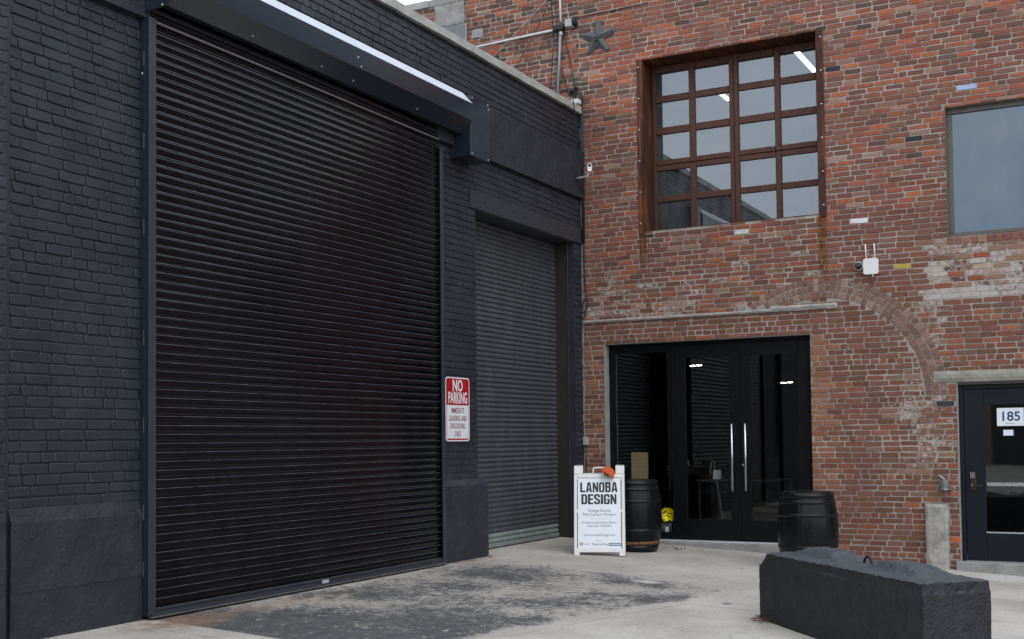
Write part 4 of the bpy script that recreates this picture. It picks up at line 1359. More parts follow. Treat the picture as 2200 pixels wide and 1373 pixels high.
# conduits and boxes at the top of the brick wall
cable('conduit_pipe', [(-.045, .262, 7.66), (-.045, .27, 8.05), (-.045, .27, 8.6)], .0165, m_pipew, 'upright white conduit pipe rising from the round black junction box', 'conduit', n=10, smooth=1)
cable('conduit_pipe', [(-.045, .268, 7.56), (-.045, .29, 7.2), (-.045, .345, 6.45)], .019, m_pipeg, 'grey conduit pipe dropping from the junction box to the coping', 'conduit', n=10, smooth=1)
cable('conduit_pipe', [(-.045, .36, 7.60), (-.045, 1.0, 7.585), (-.045, 2.3, 7.55)], .0165, m_pipew, 'long white conduit pipe running level over the black roof', 'conduit', n=10, smooth=1)
jb = root('junction_box', 'round black junction box where the white conduits meet', 'junction box')
b = MB(); b.lathe([(.0, -.04), (.055, -.035), (.062, 0), (.055, .03), (.03, .045)], m_cable, 20, (-.045, .262, 7.612), True, (-1, 0, 0)); b.build('cover', jb)
b = MB(); b.tube([(-.045, .262, 7.5), (-.045, .262, 7.57)], .024, m_pipew, 10); b.tube([(-.045, .262, 7.652), (-.045, .262, 7.69)], .022, m_cable, 10); b.tube([(-.045, .32, 7.602), (-.045, .39, 7.60)], .022, m_cable, 10); b.build('coupling', jb)
lb = root('lamp_box', 'small grey box lamp with black bracket beside the junction box', 'wall lamp')
b = MB(); b.box(-.12, -.01, .055, .165, 7.585, 7.70, m_greybox, .006); b.build('body', lb)
b = MB(); b.lathe([(.062, 0), (.07, .03), (.05, .045)], m_cable, 16, (-.065, .053, 7.66), True, (0, -1, .25)); b.tube([(-.03, .165, 7.66), (-.03, .23, 7.625)], .012, m_cable, 8); b.build('bracket', lb)
cable('cable', [(-.03, .02, 7.72), (-.012, -.25, 7.735), (-.012, -.62, 7.735), (-.012, -1.1, 7.75)], .006, m_cable, 'thin black cable running level behind the star', 'cable')
cable('cable', [(-.03, .30, 8.6), (-.03, .50, 7.95), (-.04, .95, 7.25), (-.05, 1.25, 6.75)], .005, m_cable, 'thin black wire slanting over the vent hole', 'cable')
cable('cable', [(-.03, .40, 8.15), (-.03, .85, 7.80), (-.04, 1.42, 7.36), (-.05, 1.75, 7.1)], .005, m_ltwire, 'pale wire slanting down across the dark bricks', 'cable')
cable('cable', [(-.03, .43, 8.6), (-.03, .415, 8.0), (-.03, .40, 7.4), (-.03, .44, 6.9), (-.03, .47, 6.72), (-.05, .55, 6.62)], .007, m_cable, 'black cable hanging left of the grey conduit pipe', 'cable')
cable('cable', [(-.03, .36, 8.6), (-.035, .345, 8.0), (-.035, .34, 7.5), (-.035, .335, 7.0), (-.035, .37, 6.6)], .006, m_cable, 'black cable hanging tight along the grey conduit pipe', 'cable')
cable('cable', [(-.03, .22, 7.55), (-.02, .17, 7.25), (-.02, .115, 7.0), (-.02, .10, 6.93), (-.02, .05, 6.7), (-.03, .0, 6.56)], .006, m_cable, 'thin black wire from the junction box down to the corner conduit', 'cable')
cable('cable', [(-.03, .31, 6.62), (-.04, .20, 6.69), (-.04, .08, 6.66), (-.04, .0, 6.57)], .006, m_cable, 'black cable arching over to the corner conduit', 'cable')
cable('cable', [(-.02, .27, 7.02), (-.02, .22, 6.82), (-.02, .17, 6.62)], .005, m_cable, 'short thin wire right of the grey conduit', 'cable')
# corner conduit and hanging loop
cable('corner_conduit', [(-.035, -.045, 6.58), (-.03, -.048, 5.6), (-.03, -.05, 4.42)], .021, m_cable, 'black conduit running down the corner between the two buildings', 'conduit', n=8, smooth=1)
cable('cable', [(-.03, -.05, 4.42), (-.03, -.055, 4.0), (-.03, -.075, 3.7), (-.04, -.10, 3.55), (-.04, -.07, 3.44), (-.05, -.02, 3.42), (-.06, .0, 3.46), (-.05, -.02, 3.56)], .011, m_cable, 'black cable end looped below the corner conduit', 'cable')
cable('cable', [(-.04, -.05, 3.60), (-.05, -.02, 3.48), (-.055, .0, 3.41), (-.05, -.03, 3.33), (-.045, -.06, 3.36), (-.04, -.075, 3.47)], .009, m_cable, 'second smaller black cable loop at the wall corner', 'cable')
cable('cable', [(-.42, -.075, 6.47), (-.36, -.085, 6.30), (-.30, -.07, 5.9), (-.18, -.068, 5.6), (-.10, -.075, 5.45), (-.06, -.07, 5.2)], .007, m_cable, 'black cable hanging over the coping onto the concrete band', 'cable')
cable('cable', [(-.25, -.07, 5.36), (-.24, -.09, 5.27), (-.16, -.085, 5.20), (-.08, -.08, 5.16), (-.03, -.07, 5.25)], .008, m_cable, 'tangled black cable under the white security camera', 'cable')
cable('cable', [(-3.93, -.03, 4.94), (-3.905, -.04, 4.78), (-3.94, -.045, 4.62), (-4.0, -.02, 4.52)], .013, m_pipeg, 'short grey flexible conduit below the shutter motor box', 'conduit')

# twin floodlight on the coping
fl = root('floodlight', 'black twin floodlight with white base on the coping at the corner', 'floodlight')
b = MB(); b.box(-.17, -.02, -.05, .06, 6.432, 6.50, m_white, .01); b.build('base', fl)
for p, d in (((-.32, -.02, 6.53), (-.6, -.6, -.2)), ((-.16, .0, 6.60), (-.5, -.7, .2))):
    b = MB(); b.lathe([(.02, -.09), (.035, -.06), (.052, .0), (.055, .05), (.04, .05), (.03, .01)], m_cable, 16, p, True, d); b.build('lamp_head', fl)
    b = MB(); b.tube([p, (-.10, .0, 6.50)], .010, m_cable, 6); b.build('arm', fl)

# bullet camera on the corner
sc = root('security_camera', 'white bullet security camera on a bent arm at the wall corner', 'camera')
b = MB(); b.tube([(-.30, -.062, 5.305), (-.345, -.16, 5.298), (-.415, -.30, 5.292), (-.42, -.312, 5.31), (-.42, -.312, 5.45)], .012, m_white, 10); b.build('arm', sc)
b = MB(); b.box(-.335, -.265, -.067, -.0605, 5.27, 5.34, m_cable, .003); b.build('mount_plate', sc)
b = MB()
c0 = Vector((-.445, -.345, 5.40))
pts = round_rect(.064, .118, .030)
mt = frame3(c0, Vector((.47, -.88, 0)), Vector((0, 0, 1)), Vector((-.88, -.47, 0)))
plate(pts, mt, -.08, .03, m_white).build('body', sc)
b = MB(); b.lathe([(.023, 0), (.021, .005), (.011, .008)], m_lens, 16, mt @ Vector((0, .028, .0305)), True, (-.88, -.47, 0)); b.build('lens', sc)
b = MB()
for z_ in (5.36, 5.385): b.lathe([(.0155, -.004), (.0155, .004)], m_cable, 12, (-.42, -.312, z_), True)
b.build('clamp', sc)

# wireless unit with dome camera
ap = root('wireless_unit', 'white wireless unit with two antennas and a black dome camera on the bricks', 'wireless unit')
b = plate(round_rect(.186, .205, .03), frame3((-.012, -4.08, 3.765), Vector((0, -1, 0)), Vector((0, 0, 1)), Vector((-1, 0, 0))), 0, .05, m_white); b.build('housing', ap)
for y_ in (-4.022, -4.132):
    b = MB(); b.tube([(-.035, y_, 3.868), (-.035, y_ + .008, 4.055)], .0085, m_white, 8); b.build('antenna', ap)
b = MB(); b.lathe([(.012, 0), (.012, -.03)], m_white, 10, (-.035, -4.10, 3.662), True); b.build('cable_gland', ap)
b = MB(); b.lathe([(.055, 0), (.055, .03)], m_white, 20, (-.01, -3.925, 3.78), True, (-1, 0, 0)); b.tube([(-.02, -3.96, 3.78), (-.02, -3.99, 3.78)], .008, m_white, 8); b.build('dome_base', ap)
b = MB(); b.lathe([(.048, 0), (.046, .02), (.035, .04), (.018, .05)], m_lens, 20, (-.0405, -3.925, 3.78), True, (-1, 0, 0)); b.build('dome', ap)

# little outlet box at the corner
ob = root('outlet_box', 'small grey outlet box low at the corner of the black wall', 'outlet')
b = MB(); b.box(-.05, .0, -.075, .0 - .005, 1.512, 1.628, m_greybox, .004); b.build('body', ob)
b = MB(); b.tube([(-.02, -.035, 1.512), (-.02, -.035, 1.15)], .007, m_darksteel, 6); b.build('conduit', ob)
# pale scrape and alarm bell beside the navy door
al = root('alarm_box', 'small blue grey alarm box hanging crooked beside the navy door', 'alarm')
b = MB(); b.lathe([(.0, .0), (.045, .0), (.052, -.05), (.05, -.10), (.056, -.125), (.03, -.13)], m_hatch, 8, (-.06, -4.91, 1.05), False); b.build('body', al)
b = MB(); b.tube([(-.06, -4.91, 1.05), (-.03, -4.86, 1.085), (0, -4.83, 1.10)], .014, m_greybox, 8); b.build('bracket', al)
b = MB(); b.lathe([(.057, -.006), (.057, .004)], m_screw, 8, (-.06, -4.91, .93), False); b.build('rim', al)
b = MB(); b.tube([(-.06, -4.93, .925), (-.03, -4.965, .90), (-.004, -4.965, .885)], .007, m_cable, 6); b.build('wire', al)

# notices on the navy door
n1 = root('door_notice', 'white paper sheet with blue number 185 on the navy door glass', 'notice')
NM = frame3((0.0905, -5.668, 1.812), Vector((0, -1, 0)), Vector((0, 0, 1)), Vector((-1, 0, 0)))
b = MB(); b.box(-.152, .152, -.110, .110, 0, .0008, m_sheet); b.xform(NM).build('sheet', n1)
text('185', .158, m_navyink, NM @ Matrix.Translation((0, -.045, .0014)), n1, xs=1.0, bold=.003)
b = MB(); b.box(-.055, .055, -.084, -.079, .001, .0016, m_ink2); b.xform(NM).build('small_print', n1)
n2 = root('door_notice', 'small white card with blue edge below the 185 sheet', 'notice')
b = MB(); b.box(.0895, .0903, -5.695, -5.585, 1.585, 1.655, m_sheet); b.build('card', n2)
b = MB(); b.box(.0893, .0902, -5.712, -5.6955, 1.580, 1.655, m_navyink); b.build('card_edge', n2)

# ------------------------------------------------------------------ things on the ground
# sandwich board
GBX, GBY = -1.955, -1.09
ex = Vector((.375, -.927, -.045)).normalized()
nrm = Vector((-.927, -.375, 0)).normalized()
def board_matrix(lean, off):
    upv = (Vector((0, 0, 1)) * math.cos(lean) - nrm * math.sin(lean)).normalized()
    e = (ex - upv * ex.dot(upv)).normalized()
    n_ = e.cross(upv).normalized()
    if n_.dot(nrm) < 0: n_ = -n_
    return frame3(Vector((GBX, GBY, gz(GBY))) + off, e, upv, n_)
sb = root('sandwich_board', 'white plastic A-frame sandwich board lettered LANOBA DESIGN', 'sandwich board')
def board_panel(mt, front):
    W = .3175
    b = MB()
    for s_ in (-1, 1):
        xa, xb_ = (s_ * W, s_ * (W - .112))
        b.box(xa, xb_, 1.03, 1.135, -.045, 0, m_white, .008)
        b.box(s_ * W, s_ * (W - .034), .0, 1.0295, -.045, 0, m_white, .006)
        b.box(s_ * (W - .0345), s_ * (W - .07), .0, .045, -.045, -.001, m_white, .004)
        b.box(s_ * (W - .02), s_ * (W - .085), 1.135, 1.141, -.03, -.012, m_greybox)
    b.box(-W + .0345, W - .0345, .985, 1.0295, -.045, -.001, m_white, .006)
    b.box(-W + .0345, W - .0345, .0455, .085, -.045, -.001, m_white, .006)
    b.box(-W + .0345, W - .0345, .0852, .9848, -.040, -.006, m_white)
    b.xform(mt)
    return b
BM = board_matrix(R(11.5), Vector((0, 0, 0)))
board_panel(BM, True).build('front_panel', sb)
apex = BM @ Vector((0, 1.13, -.05))
back_off = -nrm * (2 * 1.13 * math.sin(R(11.5)) + .06)
BK = board_matrix(-R(11.5), back_off)
board_panel(BK, False).build('rear_panel', sb)
b = MB(); b.tube([(-.075, 1.025, -.03), (-.075, 1.10, -.03), (-.062, 1.118, -.03), (.062, 1.118, -.03), (.075, 1.10, -.03), (.075, 1.025, -.03)], .011, m_white, 8); b.xform(BM).build('carry_handle', sb)
b = MB(); b.box(-.268, .268, .09, .978, -.0058, -.0035, m_sheet); b.xform(BM).build('poster', sb)
b = MB()
for s_ in (-1, 1):
    for a_, c_ in ((.10, .545), (.585, .965)):
        b.box(s_ * .2695, s_ * .2785, a_, c_, -.0057, -.0046, m_slot)
b.box(-.268, .268, .979, .9825, -.0057, -.0046, m_ink2)
b.xform(BM).build('panel_slot', sb)
def BT(x, y): return BM @ Matrix.Translation((x, y, -.0030))
GLY = {
 'L': (.92, [[(0, 0), (.40, 0), (.40, 1), (0, 1)], [(.40, 0), (1, 0), (1, .18), (.40, .18)]]),
 'A': (1.08, [[(0, 0), (.33, 0), (.5, .80), (.5, 1), (.27, 1)], [(1, 0), (.73, 1), (.5, 1), (.5, .80), (.67, 0)], [(.368, .18), (.632, .18), (.594, .36), (.406, .36)]]),
 'N': (1.0, [[(0, 0), (.32, 0), (.32, 1), (0, 1)], [(.68, 0), (1, 0), (1, 1), (.68, 1)], [(.32, 1), (.32, .50), (.68, 0), (.68, .50)]]),
 'O': (1.0, [[(0, .86), (.36, .82), (.64, .82), (1, .86), (.80, 1), (.20, 1)], [(0, .14), (.20, 0), (.80, 0), (1, .14), (.64, .18), (.36, .18)], [(0, .14), (.36, .18), (.36, .82), (0, .86)], [(1, .14), (1, .86), (.64, .82), (.64, .18)]]),
 'B': (1.0, [[(0, 0), (.37, 0), (.37, 1), (0, 1)], [(.37, .83), (.62, .83), (.97, .88), (.80, 1), (.37, 1)], [(.62, .83), (.62, .63), (.94, .58), (.97, .65), (.97, .88)], [(.37, .63), (.37, .45), (.63, .45), (1, .44), (.94, .58), (.62, .63)], [(.63, .45), (.63, .17), (1, .13), (1, .44)], [(.37, .17), (.37, 0), (.82, 0), (1, .13), (.63, .17)]]),
 'D': (1.0, [[(0, 0), (.37, 0), (.37, 1), (0, 1)], [(.37, .83), (.63, .83), (1, .85), (.80, 1), (.37, 1)], [(.63, .17), (1, .15), (1, .85), (.63, .83)], [(.37, .17), (.37, 0), (.80, 0), (1, .15), (.63, .17)]]),
 'E': (.90, [[(0, 0), (.42, 0), (.42, 1), (0, 1)], [(.42, .82), (1, .82), (1, 1), (.42, 1)], [(.42, .41), (.93, .41), (.93, .59), (.42, .59)], [(.42, 0), (1, 0), (1, .18), (.42, .18)]]),
 'S': (1.0, [[(0, .86), (.37, .83), (.63, .83), (1, .86), (.80, 1), (.20, 1)], [(.63, .83), (.63, .68), (1, .68), (1, .86)], [(0, .86), (0, .58), (.37, .66), (.37, .83)], [(0, .58), (.63, .34), (1, .43), (.37, .66)], [(.63, .34), (.63, .17), (1, .14), (1, .43)], [(.37, .17), (0, .14), (.20, 0), (.80, 0), (1, .14), (.63, .17)], [(0, .14), (.37, .17), (.37, .32), (0, .32)]]),
 'I': (.40, [[(0, 0), (1, 0), (1, 1), (0, 1)]]),
 'G': (1.0, [[(0, .86), (.37, .83), (.63, .83), (1, .86), (.80, 1), (.20, 1)], [(.63, .83), (.63, .66), (1, .66), (1, .86)], [(0, .14), (.37, .17), (.37, .83), (0, .86)], [(.37, .17), (0, .14), (.20, 0), (.80, 0), (1, .14), (.63, .17)], [(.63, .17), (1, .14), (1, .52), (.50, .52), (.50, .38), (.63, .38)]]),
}
def block_word(word, y, h, width, gap, parent):
    tot = sum(GLY[c][0] for c in word)
    k = (width - gap * (len(word) - 1)) / tot
    x = -width / 2 - .004
    for c in word:
        wd, polys = GLY[c]
        b = MB()
        for p in polys:
            b.poly([BM @ Vector((x + px * wd * k, y + py * h, -.0030)) for px, py in p], m_ink)
        b.build('letter', parent)
        x += wd * k + gap
block_word('LANOBA', .800, .128, .470, .008, sb)
block_word('DESIGN', .648, .128, .442, .008, sb)
text('Vintage Danish', .052, m_ink2, BT(0, .552), sb, xs=.92)
text('Mid-Century Modern', .052, m_ink2, BT(0, .502), sb, xs=.92)
b = MB(); b.box(-.115, .115, .462, .4645, -.0034, -.0029, m_ink2); b.xform(BM).build('rule', sb)
text('Furniture and Home Decor', .043, m_ink2, BT(0, .405), sb, xs=.90)
text("from the 1950-60's", .043, m_ink2, BT(0, .362), sb, xs=.92)
text('www.LanobaDesign.com', .043, m_ink2, BT(0, .250), sb, xs=.92)
text('Featured in', .017, m_ink2, BT(0, .186), sb, xs=1)
text('The New York Times', .036, m_ink2, BT(.005, .135), sb, xs=.62, bold=.0006)
b = MB(); b.box(.115, .262, .125, .162, -.0034, -.0030, m_navyink); b.xform(BM).build('blue_logo', sb)
b = MB()
for i in range(9): b.box(.126 + i * .0145, .126 + i * .0145 + .009, .133, .154, -.00299, -.0027, m_sheet)
b.xform(BM).build('logo_strokes', sb)
b = MB(); b.box(-.245, -.205, .130, .168, -.0034, -.0030, m_paleor); b.box(-.198, -.12, .150, .153, -.0034, -.003, m_ink2); b.box(-.198, -.135, .139, .142, -.0034, -.003, m_ink2); b.xform(BM).build('orange_logo', sb)

# orange hood hanging on the board's handle
oh = root('orange_cap', 'orange cap shaped cover hung on the handle of the sandwich board', 'cap')
b = MB()
OM = BM @ Matrix.Translation((.128, 1.07, .045)) @ Matrix.Rotation(R(-33), 4, 'Z')
ring0, ring1 = [], []
for i in range(15):
    a = PI * i / 14
    q_ = math.sin(a) ** .45
    ring0.append(Vector((-.085 + .165 * i / 14, .005 + .045 * q_, -.07 + .0 * i)))
    ring1.append(Vector((-.085 + .185 * i / 14, -.062 + .012 * q_, .035 + .03 * q_)))
for i in range(14):
    b.poly([OM @ ring0[i], OM @ ring0[i + 1], OM @ ring1[i + 1], OM @ ring1[i]], m_orange, True)
    q0, q1 = ring1[i] + Vector((0, -.012, -.006)), ring1[i + 1] + Vector((0, -.012, -.006))
    b.poly([OM @ ring1[i], OM @ ring1[i + 1], OM @ q1, OM @ q0], m_orange)
    b.poly([OM @ q0, OM @ q1, OM @ (ring0[i + 1] + Vector((0, -.012, -.004))), OM @ (ring0[i] + Vector((0, -.012, -.004)))], m_twig)
b.build('shell', oh)
b = MB(); b.tube([OM @ Vector((-.06, -.03, -.03)), OM @ Vector((-.02, -.065, .0)), OM @ Vector((.03, -.06, .0))], .012, m_twig, 6); b.build('strap', oh)

# barrels
def barrel(x, y, rusty, label, tilt=0.0):
    rt = root('barrel', label, 'barrel', 'black barrels beside the glass doors', (x, y, gz(y) + .004))
    H = .915
    def rad(z_): return .298 + .062 * (1 - ((z_ - H / 2) / (H / 2)) ** 2)
    NS = 26
    zs_ = [0, .05, .11, .2, .3, .4, .5, .6, .7, .8, .86, H]
    b = MB(); k = b._m(m_barrel)
    for z_ in zs_:
        for i in range(NS):
            for j, (fr, dr_) in enumerate(((0.03, -.0006), (0.08, .0002), (0.92, .0002), (0.97, -.0006))):
                a = 2 * PI * (i + fr) / NS
                r_ = rad(z_) + dr_
                b.v.append((r_ * math.cos(a), r_ * math.sin(a), z_))
    n = NS * 4
    for q in range(len(zs_) - 1):
        for i in range(n):
            j = (i + 1) % n
            b.f.append((q * n + i, q * n + j, (q + 1) * n + j, (q + 1) * n + i)); b.mi.append(k); b.sm.append(True)
    b.f.append(tuple(reversed(range(n)))); b.mi.append(k); b.sm.append(False)
    b.build('staves', rt)
    b = MB(); b.lathe([(.272, H - .03), (.272, H - .028)], m_barrel, 40); b.build('barrel_head', rt)
    b = MB(); b.lathe([(.299, H - .004), (.297, H + .002), (.275, H + .002), (.272, H - .03)], m_barrel, 52); b.build('chime', rt)
    for z0_, z1_, mm_ in ((.005, .075, m_hoop), (.085, .125, m_hooprust if rusty else m_hoop), (.245, .285, m_hoop), (.625, .665, m_hoop), (.775, .82, m_hoop), (.845, .905, m_hoop)):
        b = MB(); b.lathe([(rad(z0_) - .004, z0_), (rad(z0_) + .0016, z0_), (rad(z1_) + .0016, z1_), (rad(z1_) - .004, z1_)], mm_, 52)
        o = b.build('hoop', rt)
        if mm_ is m_hooprust: o['label'] = 'rusty bottom hoop'
    return rt
barrel(-1.0, -1.17, True, 'black painted barrel with a rusty bottom hoop behind the sandwich board')
barrel(-1.25, -3.51, False, 'black painted barrel at the right hand door behind the concrete block')

# precast block
def block():
    rt = root('concrete_block', 'dark painted precast concrete barrier block with keyed top', 'concrete block')
    A = Vector((-5.19, -4.07, 0)); d = Vector((-.694, -.72, 0)).normalized(); p = Vector((.72, -.694, 0)).normalized()
    L, W = 2.28, 0.575
    bm = bmesh.new()
    nx, nz, ny = 92, 22, 26
    def top(s, t):
        z_ = .588 - .028 * s / L
        # two tapered keys along the middle
        for s0, s1 in ((.22, .98), (1.30, 2.02)):
            a = min((s - s0) / .20, (s1 - s) / .20); c = min((t - .16) / .075, (.50 - t) / .075)
            k = max(0, min(1, a, c)); z_ += .066 * k
        return z_
    def pt(s, t, h):
        base = A + d * s + p * t
        g = gz(base.y) + .002
        z_ = g + (top(s, t) - g) * h if h < 1 else top(s, t)
        v = Vector((base.x, base.y, z_))
        nv = noise.noise_vector(v * 6); n2 = noise.noise_vector(v * 19)
        amp = .005
        edge = min(s, L - s, .08) < .04 or min(t, W - t) < .03
        if h > .88 and edge:
            # chipped arrises
            ctr = Vector((A.x + d.x * L / 2 + p.x * W / 2, A.y + d.y * L / 2 + p.y * W / 2, z_))
            v += (ctr - v).normalized() * .010 * (1 + 1.0 * n2.y) ; v.z -= .007 * (1 + 1.0 * n2.x)
        if s < .10 and h > .8: v.z -= .10 * (1 - s / .10) * (h - .8) / .2; v += d * .03 * (h - .8) / .2
        return v + nv * amp * .6 + n2 * amp * .5 + noise.noise_vector(v * 45) * .004
    V = {}
    def vert(i, j, k):
        key = (i, j, k)
        if key not in V: V[key] = bm.verts.new(pt(L * i / nx, W * j / ny, k / nz))
        return V[key]
    for i in range(nx):
        for k in range(nz):
            bm.faces.new((vert(i, 0, k), vert(i + 1, 0, k), vert(i + 1, 0, k + 1), vert(i, 0, k + 1)))
            bm.faces.new((vert(i, ny, k), vert(i, ny, k + 1), vert(i + 1, ny, k + 1), vert(i + 1, ny, k)))
        for j in range(ny):
            bm.faces.new((vert(i, j, nz), vert(i + 1, j, nz), vert(i + 1, j + 1, nz), vert(i, j + 1, nz)))
    for j in range(ny):
        for k in range(nz):
            bm.faces.new((vert(0, j, k), vert(0, j, k + 1), vert(0, j + 1, k + 1), vert(0, j + 1, k)))
            bm.faces.new((vert(nx, j, k), vert(nx, j + 1, k), vert(nx, j + 1, k + 1), vert(nx, j, k + 1)))
    bmesh.ops.recalc_face_normals(bm, faces=bm.faces[:])
    me = bpy.data.meshes.new('body'); bm.to_mesh(me); bm.free(); me.materials.append(m_block)
    o = bpy.data.objects.new('body', me); COL.objects.link(o); o.parent = rt
    c = A + d * 1.14 + p * .34
    b = MB()
    pts = [c + d * (.055 * math.cos(a)) + Vector((0, 0, .555 + .075 * math.sin(a))) for a in [PI * i / 10 for i in range(11)]]
    b.tube(pts, .009, m_hoop, 8); b.build('lifting_loop', rt)
block()
# dry twigs and splinters under the block's near corner
tw = MB()
rt_ = random.Random(5)
for i in range(46):
    c = Vector((-5.22 + rt_.uniform(-.16, .12), -4.13 + rt_.uniform(-.15, .12), 0)); c.z = gz(c.y) + rt_.uniform(.003, .02)
    a = rt_.uniform(-.6, .6) - 2.2; l = rt_.uniform(.04, .13)
    e = c + Vector((math.cos(a) * l, math.sin(a) * l, rt_.uniform(-.004, .012)))
    tw.tube([c, (c + e) / 2 + Vector((rt_.uniform(-.01, .01), 0, .004)), e], rt_.uniform(.0015, .0035), m_twig, 5)
tag(tw.build('twigs'), 'clump of dry brown twigs under the corner of the concrete block', kind='stuff')
# fallen leaves and grit
lf = MB()
def leaf(x, y, s):
    a = rt_.uniform(0, 6.28); zz_ = gz(y) + .004
    pts = [(s, 0), (s * .35, s * .38), (-s * .5, s * .25), (-s, 0), (-s * .4, -s * .3), (s * .4, -s * .35)]
    lf.poly([(x + px * math.cos(a) - py * math.sin(a), y + px * math.sin(a) + py * math.cos(a), zz_ + rt_.uniform(0, .012)) for px, py in pts], m_twig)
for i in range(26): leaf(-.46 + rt_.uniform(-.15, .15), -1.50 + rt_.uniform(-.16, .16), rt_.uniform(.008, .028))
for i in range(6): leaf(-.35 + rt_.uniform(-.05, .05), -1.83 + rt_.uniform(-.05, .05), rt_.uniform(.008, .02))
for i in range(60):
    leaf(rt_.uniform(-8.5, -1), rt_.uniform(-5, -.2), rt_.uniform(.003, .010))
tag(lf.build('fallen_leaves'), 'scattered bits of brown leaf on the concrete', kind='stuff')
gr = MB()
for i in range(420):
    x = rt_.uniform(-9.5, -.6); y = -abs(rt_.gauss(0, .18)) - .05 if rt_.random() < .45 else rt_.uniform(-5.5, -.1)
    if x > -4.1 and x < -2.9: y -= .08
    s_ = rt_.uniform(.002, .006); z_ = gz(y)
    p0 = Vector((x, y, z_))
    q_ = [p0 + Vector((s_, 0, 0)), p0 + Vector((-s_ * .6, s_ * .8, 0)), p0 + Vector((-s_ * .6, -s_ * .8, 0)), p0 + Vector((0, 0, s_ * 1.2))]
    mm_ = m_coping if rt_.random() < .7 else m_twig
    for f in ((0, 1, 3), (1, 2, 3), (2, 0, 3)): gr.poly([q_[k] for k in f], mm_)
tag(gr.build('grit'), 'loose grit strewn along the foot of the shutters', kind='stuff')
rs = MB(); rs.poly([(-3.03, -.13, .197), (-2.99, -.14, .1965), (-2.975, -.12, .2), (-3.01, -.11, .2)], m_red); rs.poly([(-3.03, -.13, .199), (-2.99, -.14, .203), (-2.975, -.12, .207), (-3.015, -.112, .212)], m_redtext)
tag(rs.build('red_scrap'), 'small crumpled red scrap at the foot of the black pier', 'scrap')

# flower pot behind the sidelight
fp = root('flower_pot', 'yellow chrysanthemums in a dark pot behind the sidelight glass', 'flower pot')
PX, PY = .275, -1.15
b = MB(); b.prism([(-.085, .195), (.085, .195), (.105, .40), (-.105, .40)], PY - .1, PY + .1, m_pot, 'y'); b.v = [(x + PX, y, z_) for x, y, z_ in b.v]; b.build('pot', fp)
b = MB(); b.box(PX - .104, PX - .098, PY - .055, PY + .0, .24, .36, m_sheet); b.build('plant_tag', fp)
b = MB()
for i in range(240):
    a, e = rt_.uniform(0, 2 * PI), math.acos(rt_.uniform(0.0, 1))
    rr_ = .125 * rt_.uniform(.86, 1.05)
    c = Vector((PX + rr_ * math.sin(e) * math.cos(a), PY + rr_ * math.sin(e) * math.sin(a), .45 + rr_ * math.cos(e) * 1.25))
    d = (c - Vector((PX, PY, .42))).normalized()
    b.lathe([(.004, 0), (.019, .004), (.021, .010), (.010, .014)], m_flower, 7, c, False, d)
b.build('flowers', fp)
b = MB()
for i in range(120):
    a, e = rt_.uniform(0, 2 * PI), math.acos(rt_.uniform(-.1, 1)); rr_ = .112
    c = Vector((PX + rr_ * math.sin(e) * math.cos(a), PY + rr_ * math.sin(e) * math.sin(a), .42 + rr_ * math.cos(e) * 1.2))
    t_ = Vector((rt_.uniform(-1, 1), rt_.uniform(-1, 1), rt_.uniform(-1, 1))).normalized() * .022; u_ = t_.cross(Vector((0, 0, 1))).normalized() * .012
    b.poly([c - t_, c + u_, c + t_, c - u_], m_leafg)
b.build('leaves', fp)

# ------------------------------------------------------------------ things seen through the glass
def lamp(name, label, cat, group, parts):
    r_ = root(name, label, cat, group)
    for nm, b in parts: b.build(nm, r_)
b = MB(); b.box(.75, 3.4, -2.945, -2.875, 7.03, 7.05, m_tube); h = MB(); h.box(.72, 3.43, -2.955, -2.865, 7.0505, 7.10, m_white); h.tube([(1.0, -2.91, 7.10), (1.0, -2.91, 7.35)], .006, m_cable, 6); h.tube([(3.1, -2.91, 7.10), (3.1, -2.91, 7.35)], .006, m_cable, 6)
lamp('linear_light', 'lit white linear lamp seen through the top right pane', 'ceiling light', 'linear lights upstairs', [('diffuser', b), ('housing', h)])
b = MB(); b.box(2.28, 2.88, -1.365, -1.295, 7.03, 7.05, m_tube); h = MB(); h.box(2.25, 2.91, -1.375, -1.285, 7.0505, 7.10, m_white); h.tube([(2.35, -1.33, 7.10), (2.35, -1.33, 7.35)], .006, m_cable, 6); h.tube([(2.7, -1.33, 7.10), (2.7, -1.33, 7.35)], .006, m_cable, 6)
lamp('linear_light', 'short lit linear lamp seen through the second row of panes', 'ceiling light', 'linear lights upstairs', [('diffuser', b), ('housing', h)])
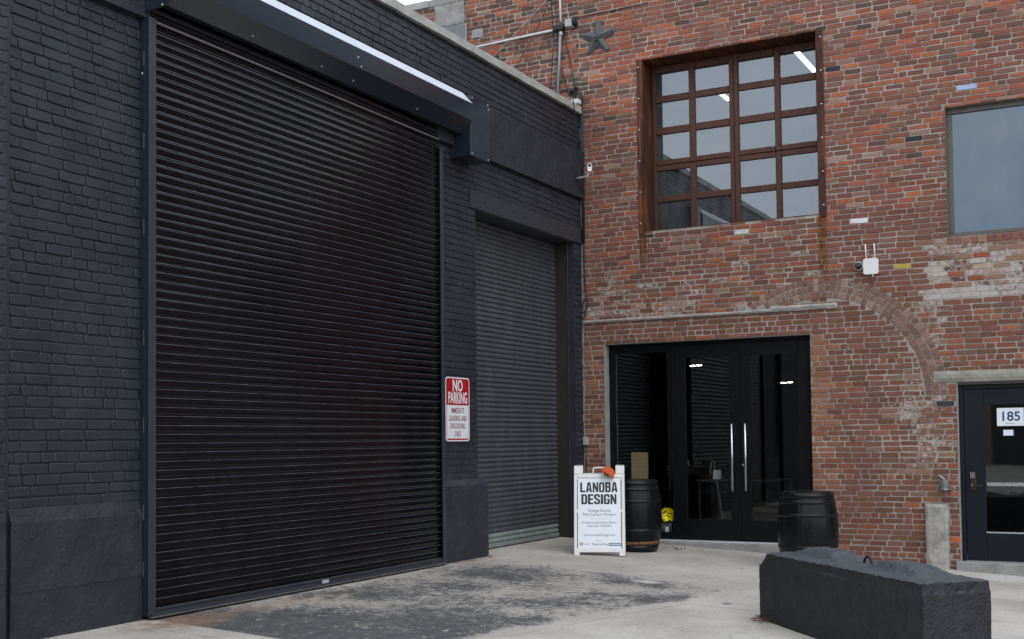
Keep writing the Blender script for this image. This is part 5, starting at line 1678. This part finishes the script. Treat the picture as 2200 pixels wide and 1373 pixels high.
for (x, y, lab) in ((6.2, .53, 'left lit downlight of the pair above the left hand door'), (6.1, .37, 'right lit downlight of the pair above the left hand door'),
                    (14.6, 1.06, 'left lit downlight of the deep pair in the right hand door'), (14.4, .84, 'right lit downlight of the deep pair in the right hand door')):
    s_ = 1.0 if x < 10 else 1.3
    b = MB(); b.lathe([(.055 * s_, 0), (.05 * s_, -.012)], m_spot, 20, (x, y, 2.985), False)
    h = MB(); h.lathe([(.075 * s_, .0), (.075 * s_, .12), (.02, .135)], m_white, 20, (x, y, 2.986), False)
    lamp('downlight', lab, 'downlight', 'downlights in the entrance room', [('lens', b), ('housing', h)])
# tan board leaning inside the sidelight
b = MB(); b.box(.30, .335, -.85, -.60, .20, 1.40, m_tan, .004)
tag(b.build('tan_panel'), 'tan board standing inside behind the sidelight', 'board')
# desk with papers in the entrance room
dk = root('desk', 'dark desk with a white easel card inside the left hand door', 'desk')
b = MB(); b.box(1.9, 2.6, -2.35, -1.0, .93, .96, m_roomf, .004); b.build('desk_top', dk)
for x in (1.95, 2.55):
    for y in (-2.3, -1.05):
        b = MB(); b.box(x - .02, x + .02, y - .02, y + .02, .19, .929, m_cable); b.build('leg', dk)
ec = MB(); ec.prism([(2.0, .961), (2.08, .961), (2.04, 1.10)], -1.36, -1.24, m_white, 'y'); tag(ec.build('easel_card'), 'small white folded card standing on the desk inside', 'card')

# ------------------------------------------------------------------ far side of the road, seen only as reflections in the glass, and a block added for the slats
wh = root('warehouse', 'long tan warehouse across the road mirrored in the navy door glass', 'warehouse')
b = MB(); b.box(-52, -46, -40, 30, -.3, 5.2, M('tan_render', (0.33, 0.29, 0.22), 0.85, 0, 0.3, 0.12, 1.5)); b.build('wall', wh)
b = MB(); b.box(-52.2, -45.8, -40.2, 30.2, 5.202, 5.5, m_plaster); b.build('parapet', wh)
for i in range(8):
    b = MB(); b.box(-45.99, -45.95, -36 + i * 8, -32.5 + i * 8, .0, 3.4, m_shut2); b.build('dock_door', wh)

nb = root('added_reflection_block', 'tall plain dark grey block, unseen, added to darken the reflections in the shutter slats', 'building')  # added out of view, height and tone set for the slat reflections
b = MB(); b.box(0.05, 14, -40, -10.05, -.4, 12.0, M('reflection_dark_grey', (0.055, 0.058, 0.066), 0.85, 0, 0.3, 0.2, 1.2)); b.build('wall', nb)
b = MB(); b.box(-0.02, 14.1, -40.1, -10.02, 12.002, 12.3, m_plaster); b.build('parapet', nb)
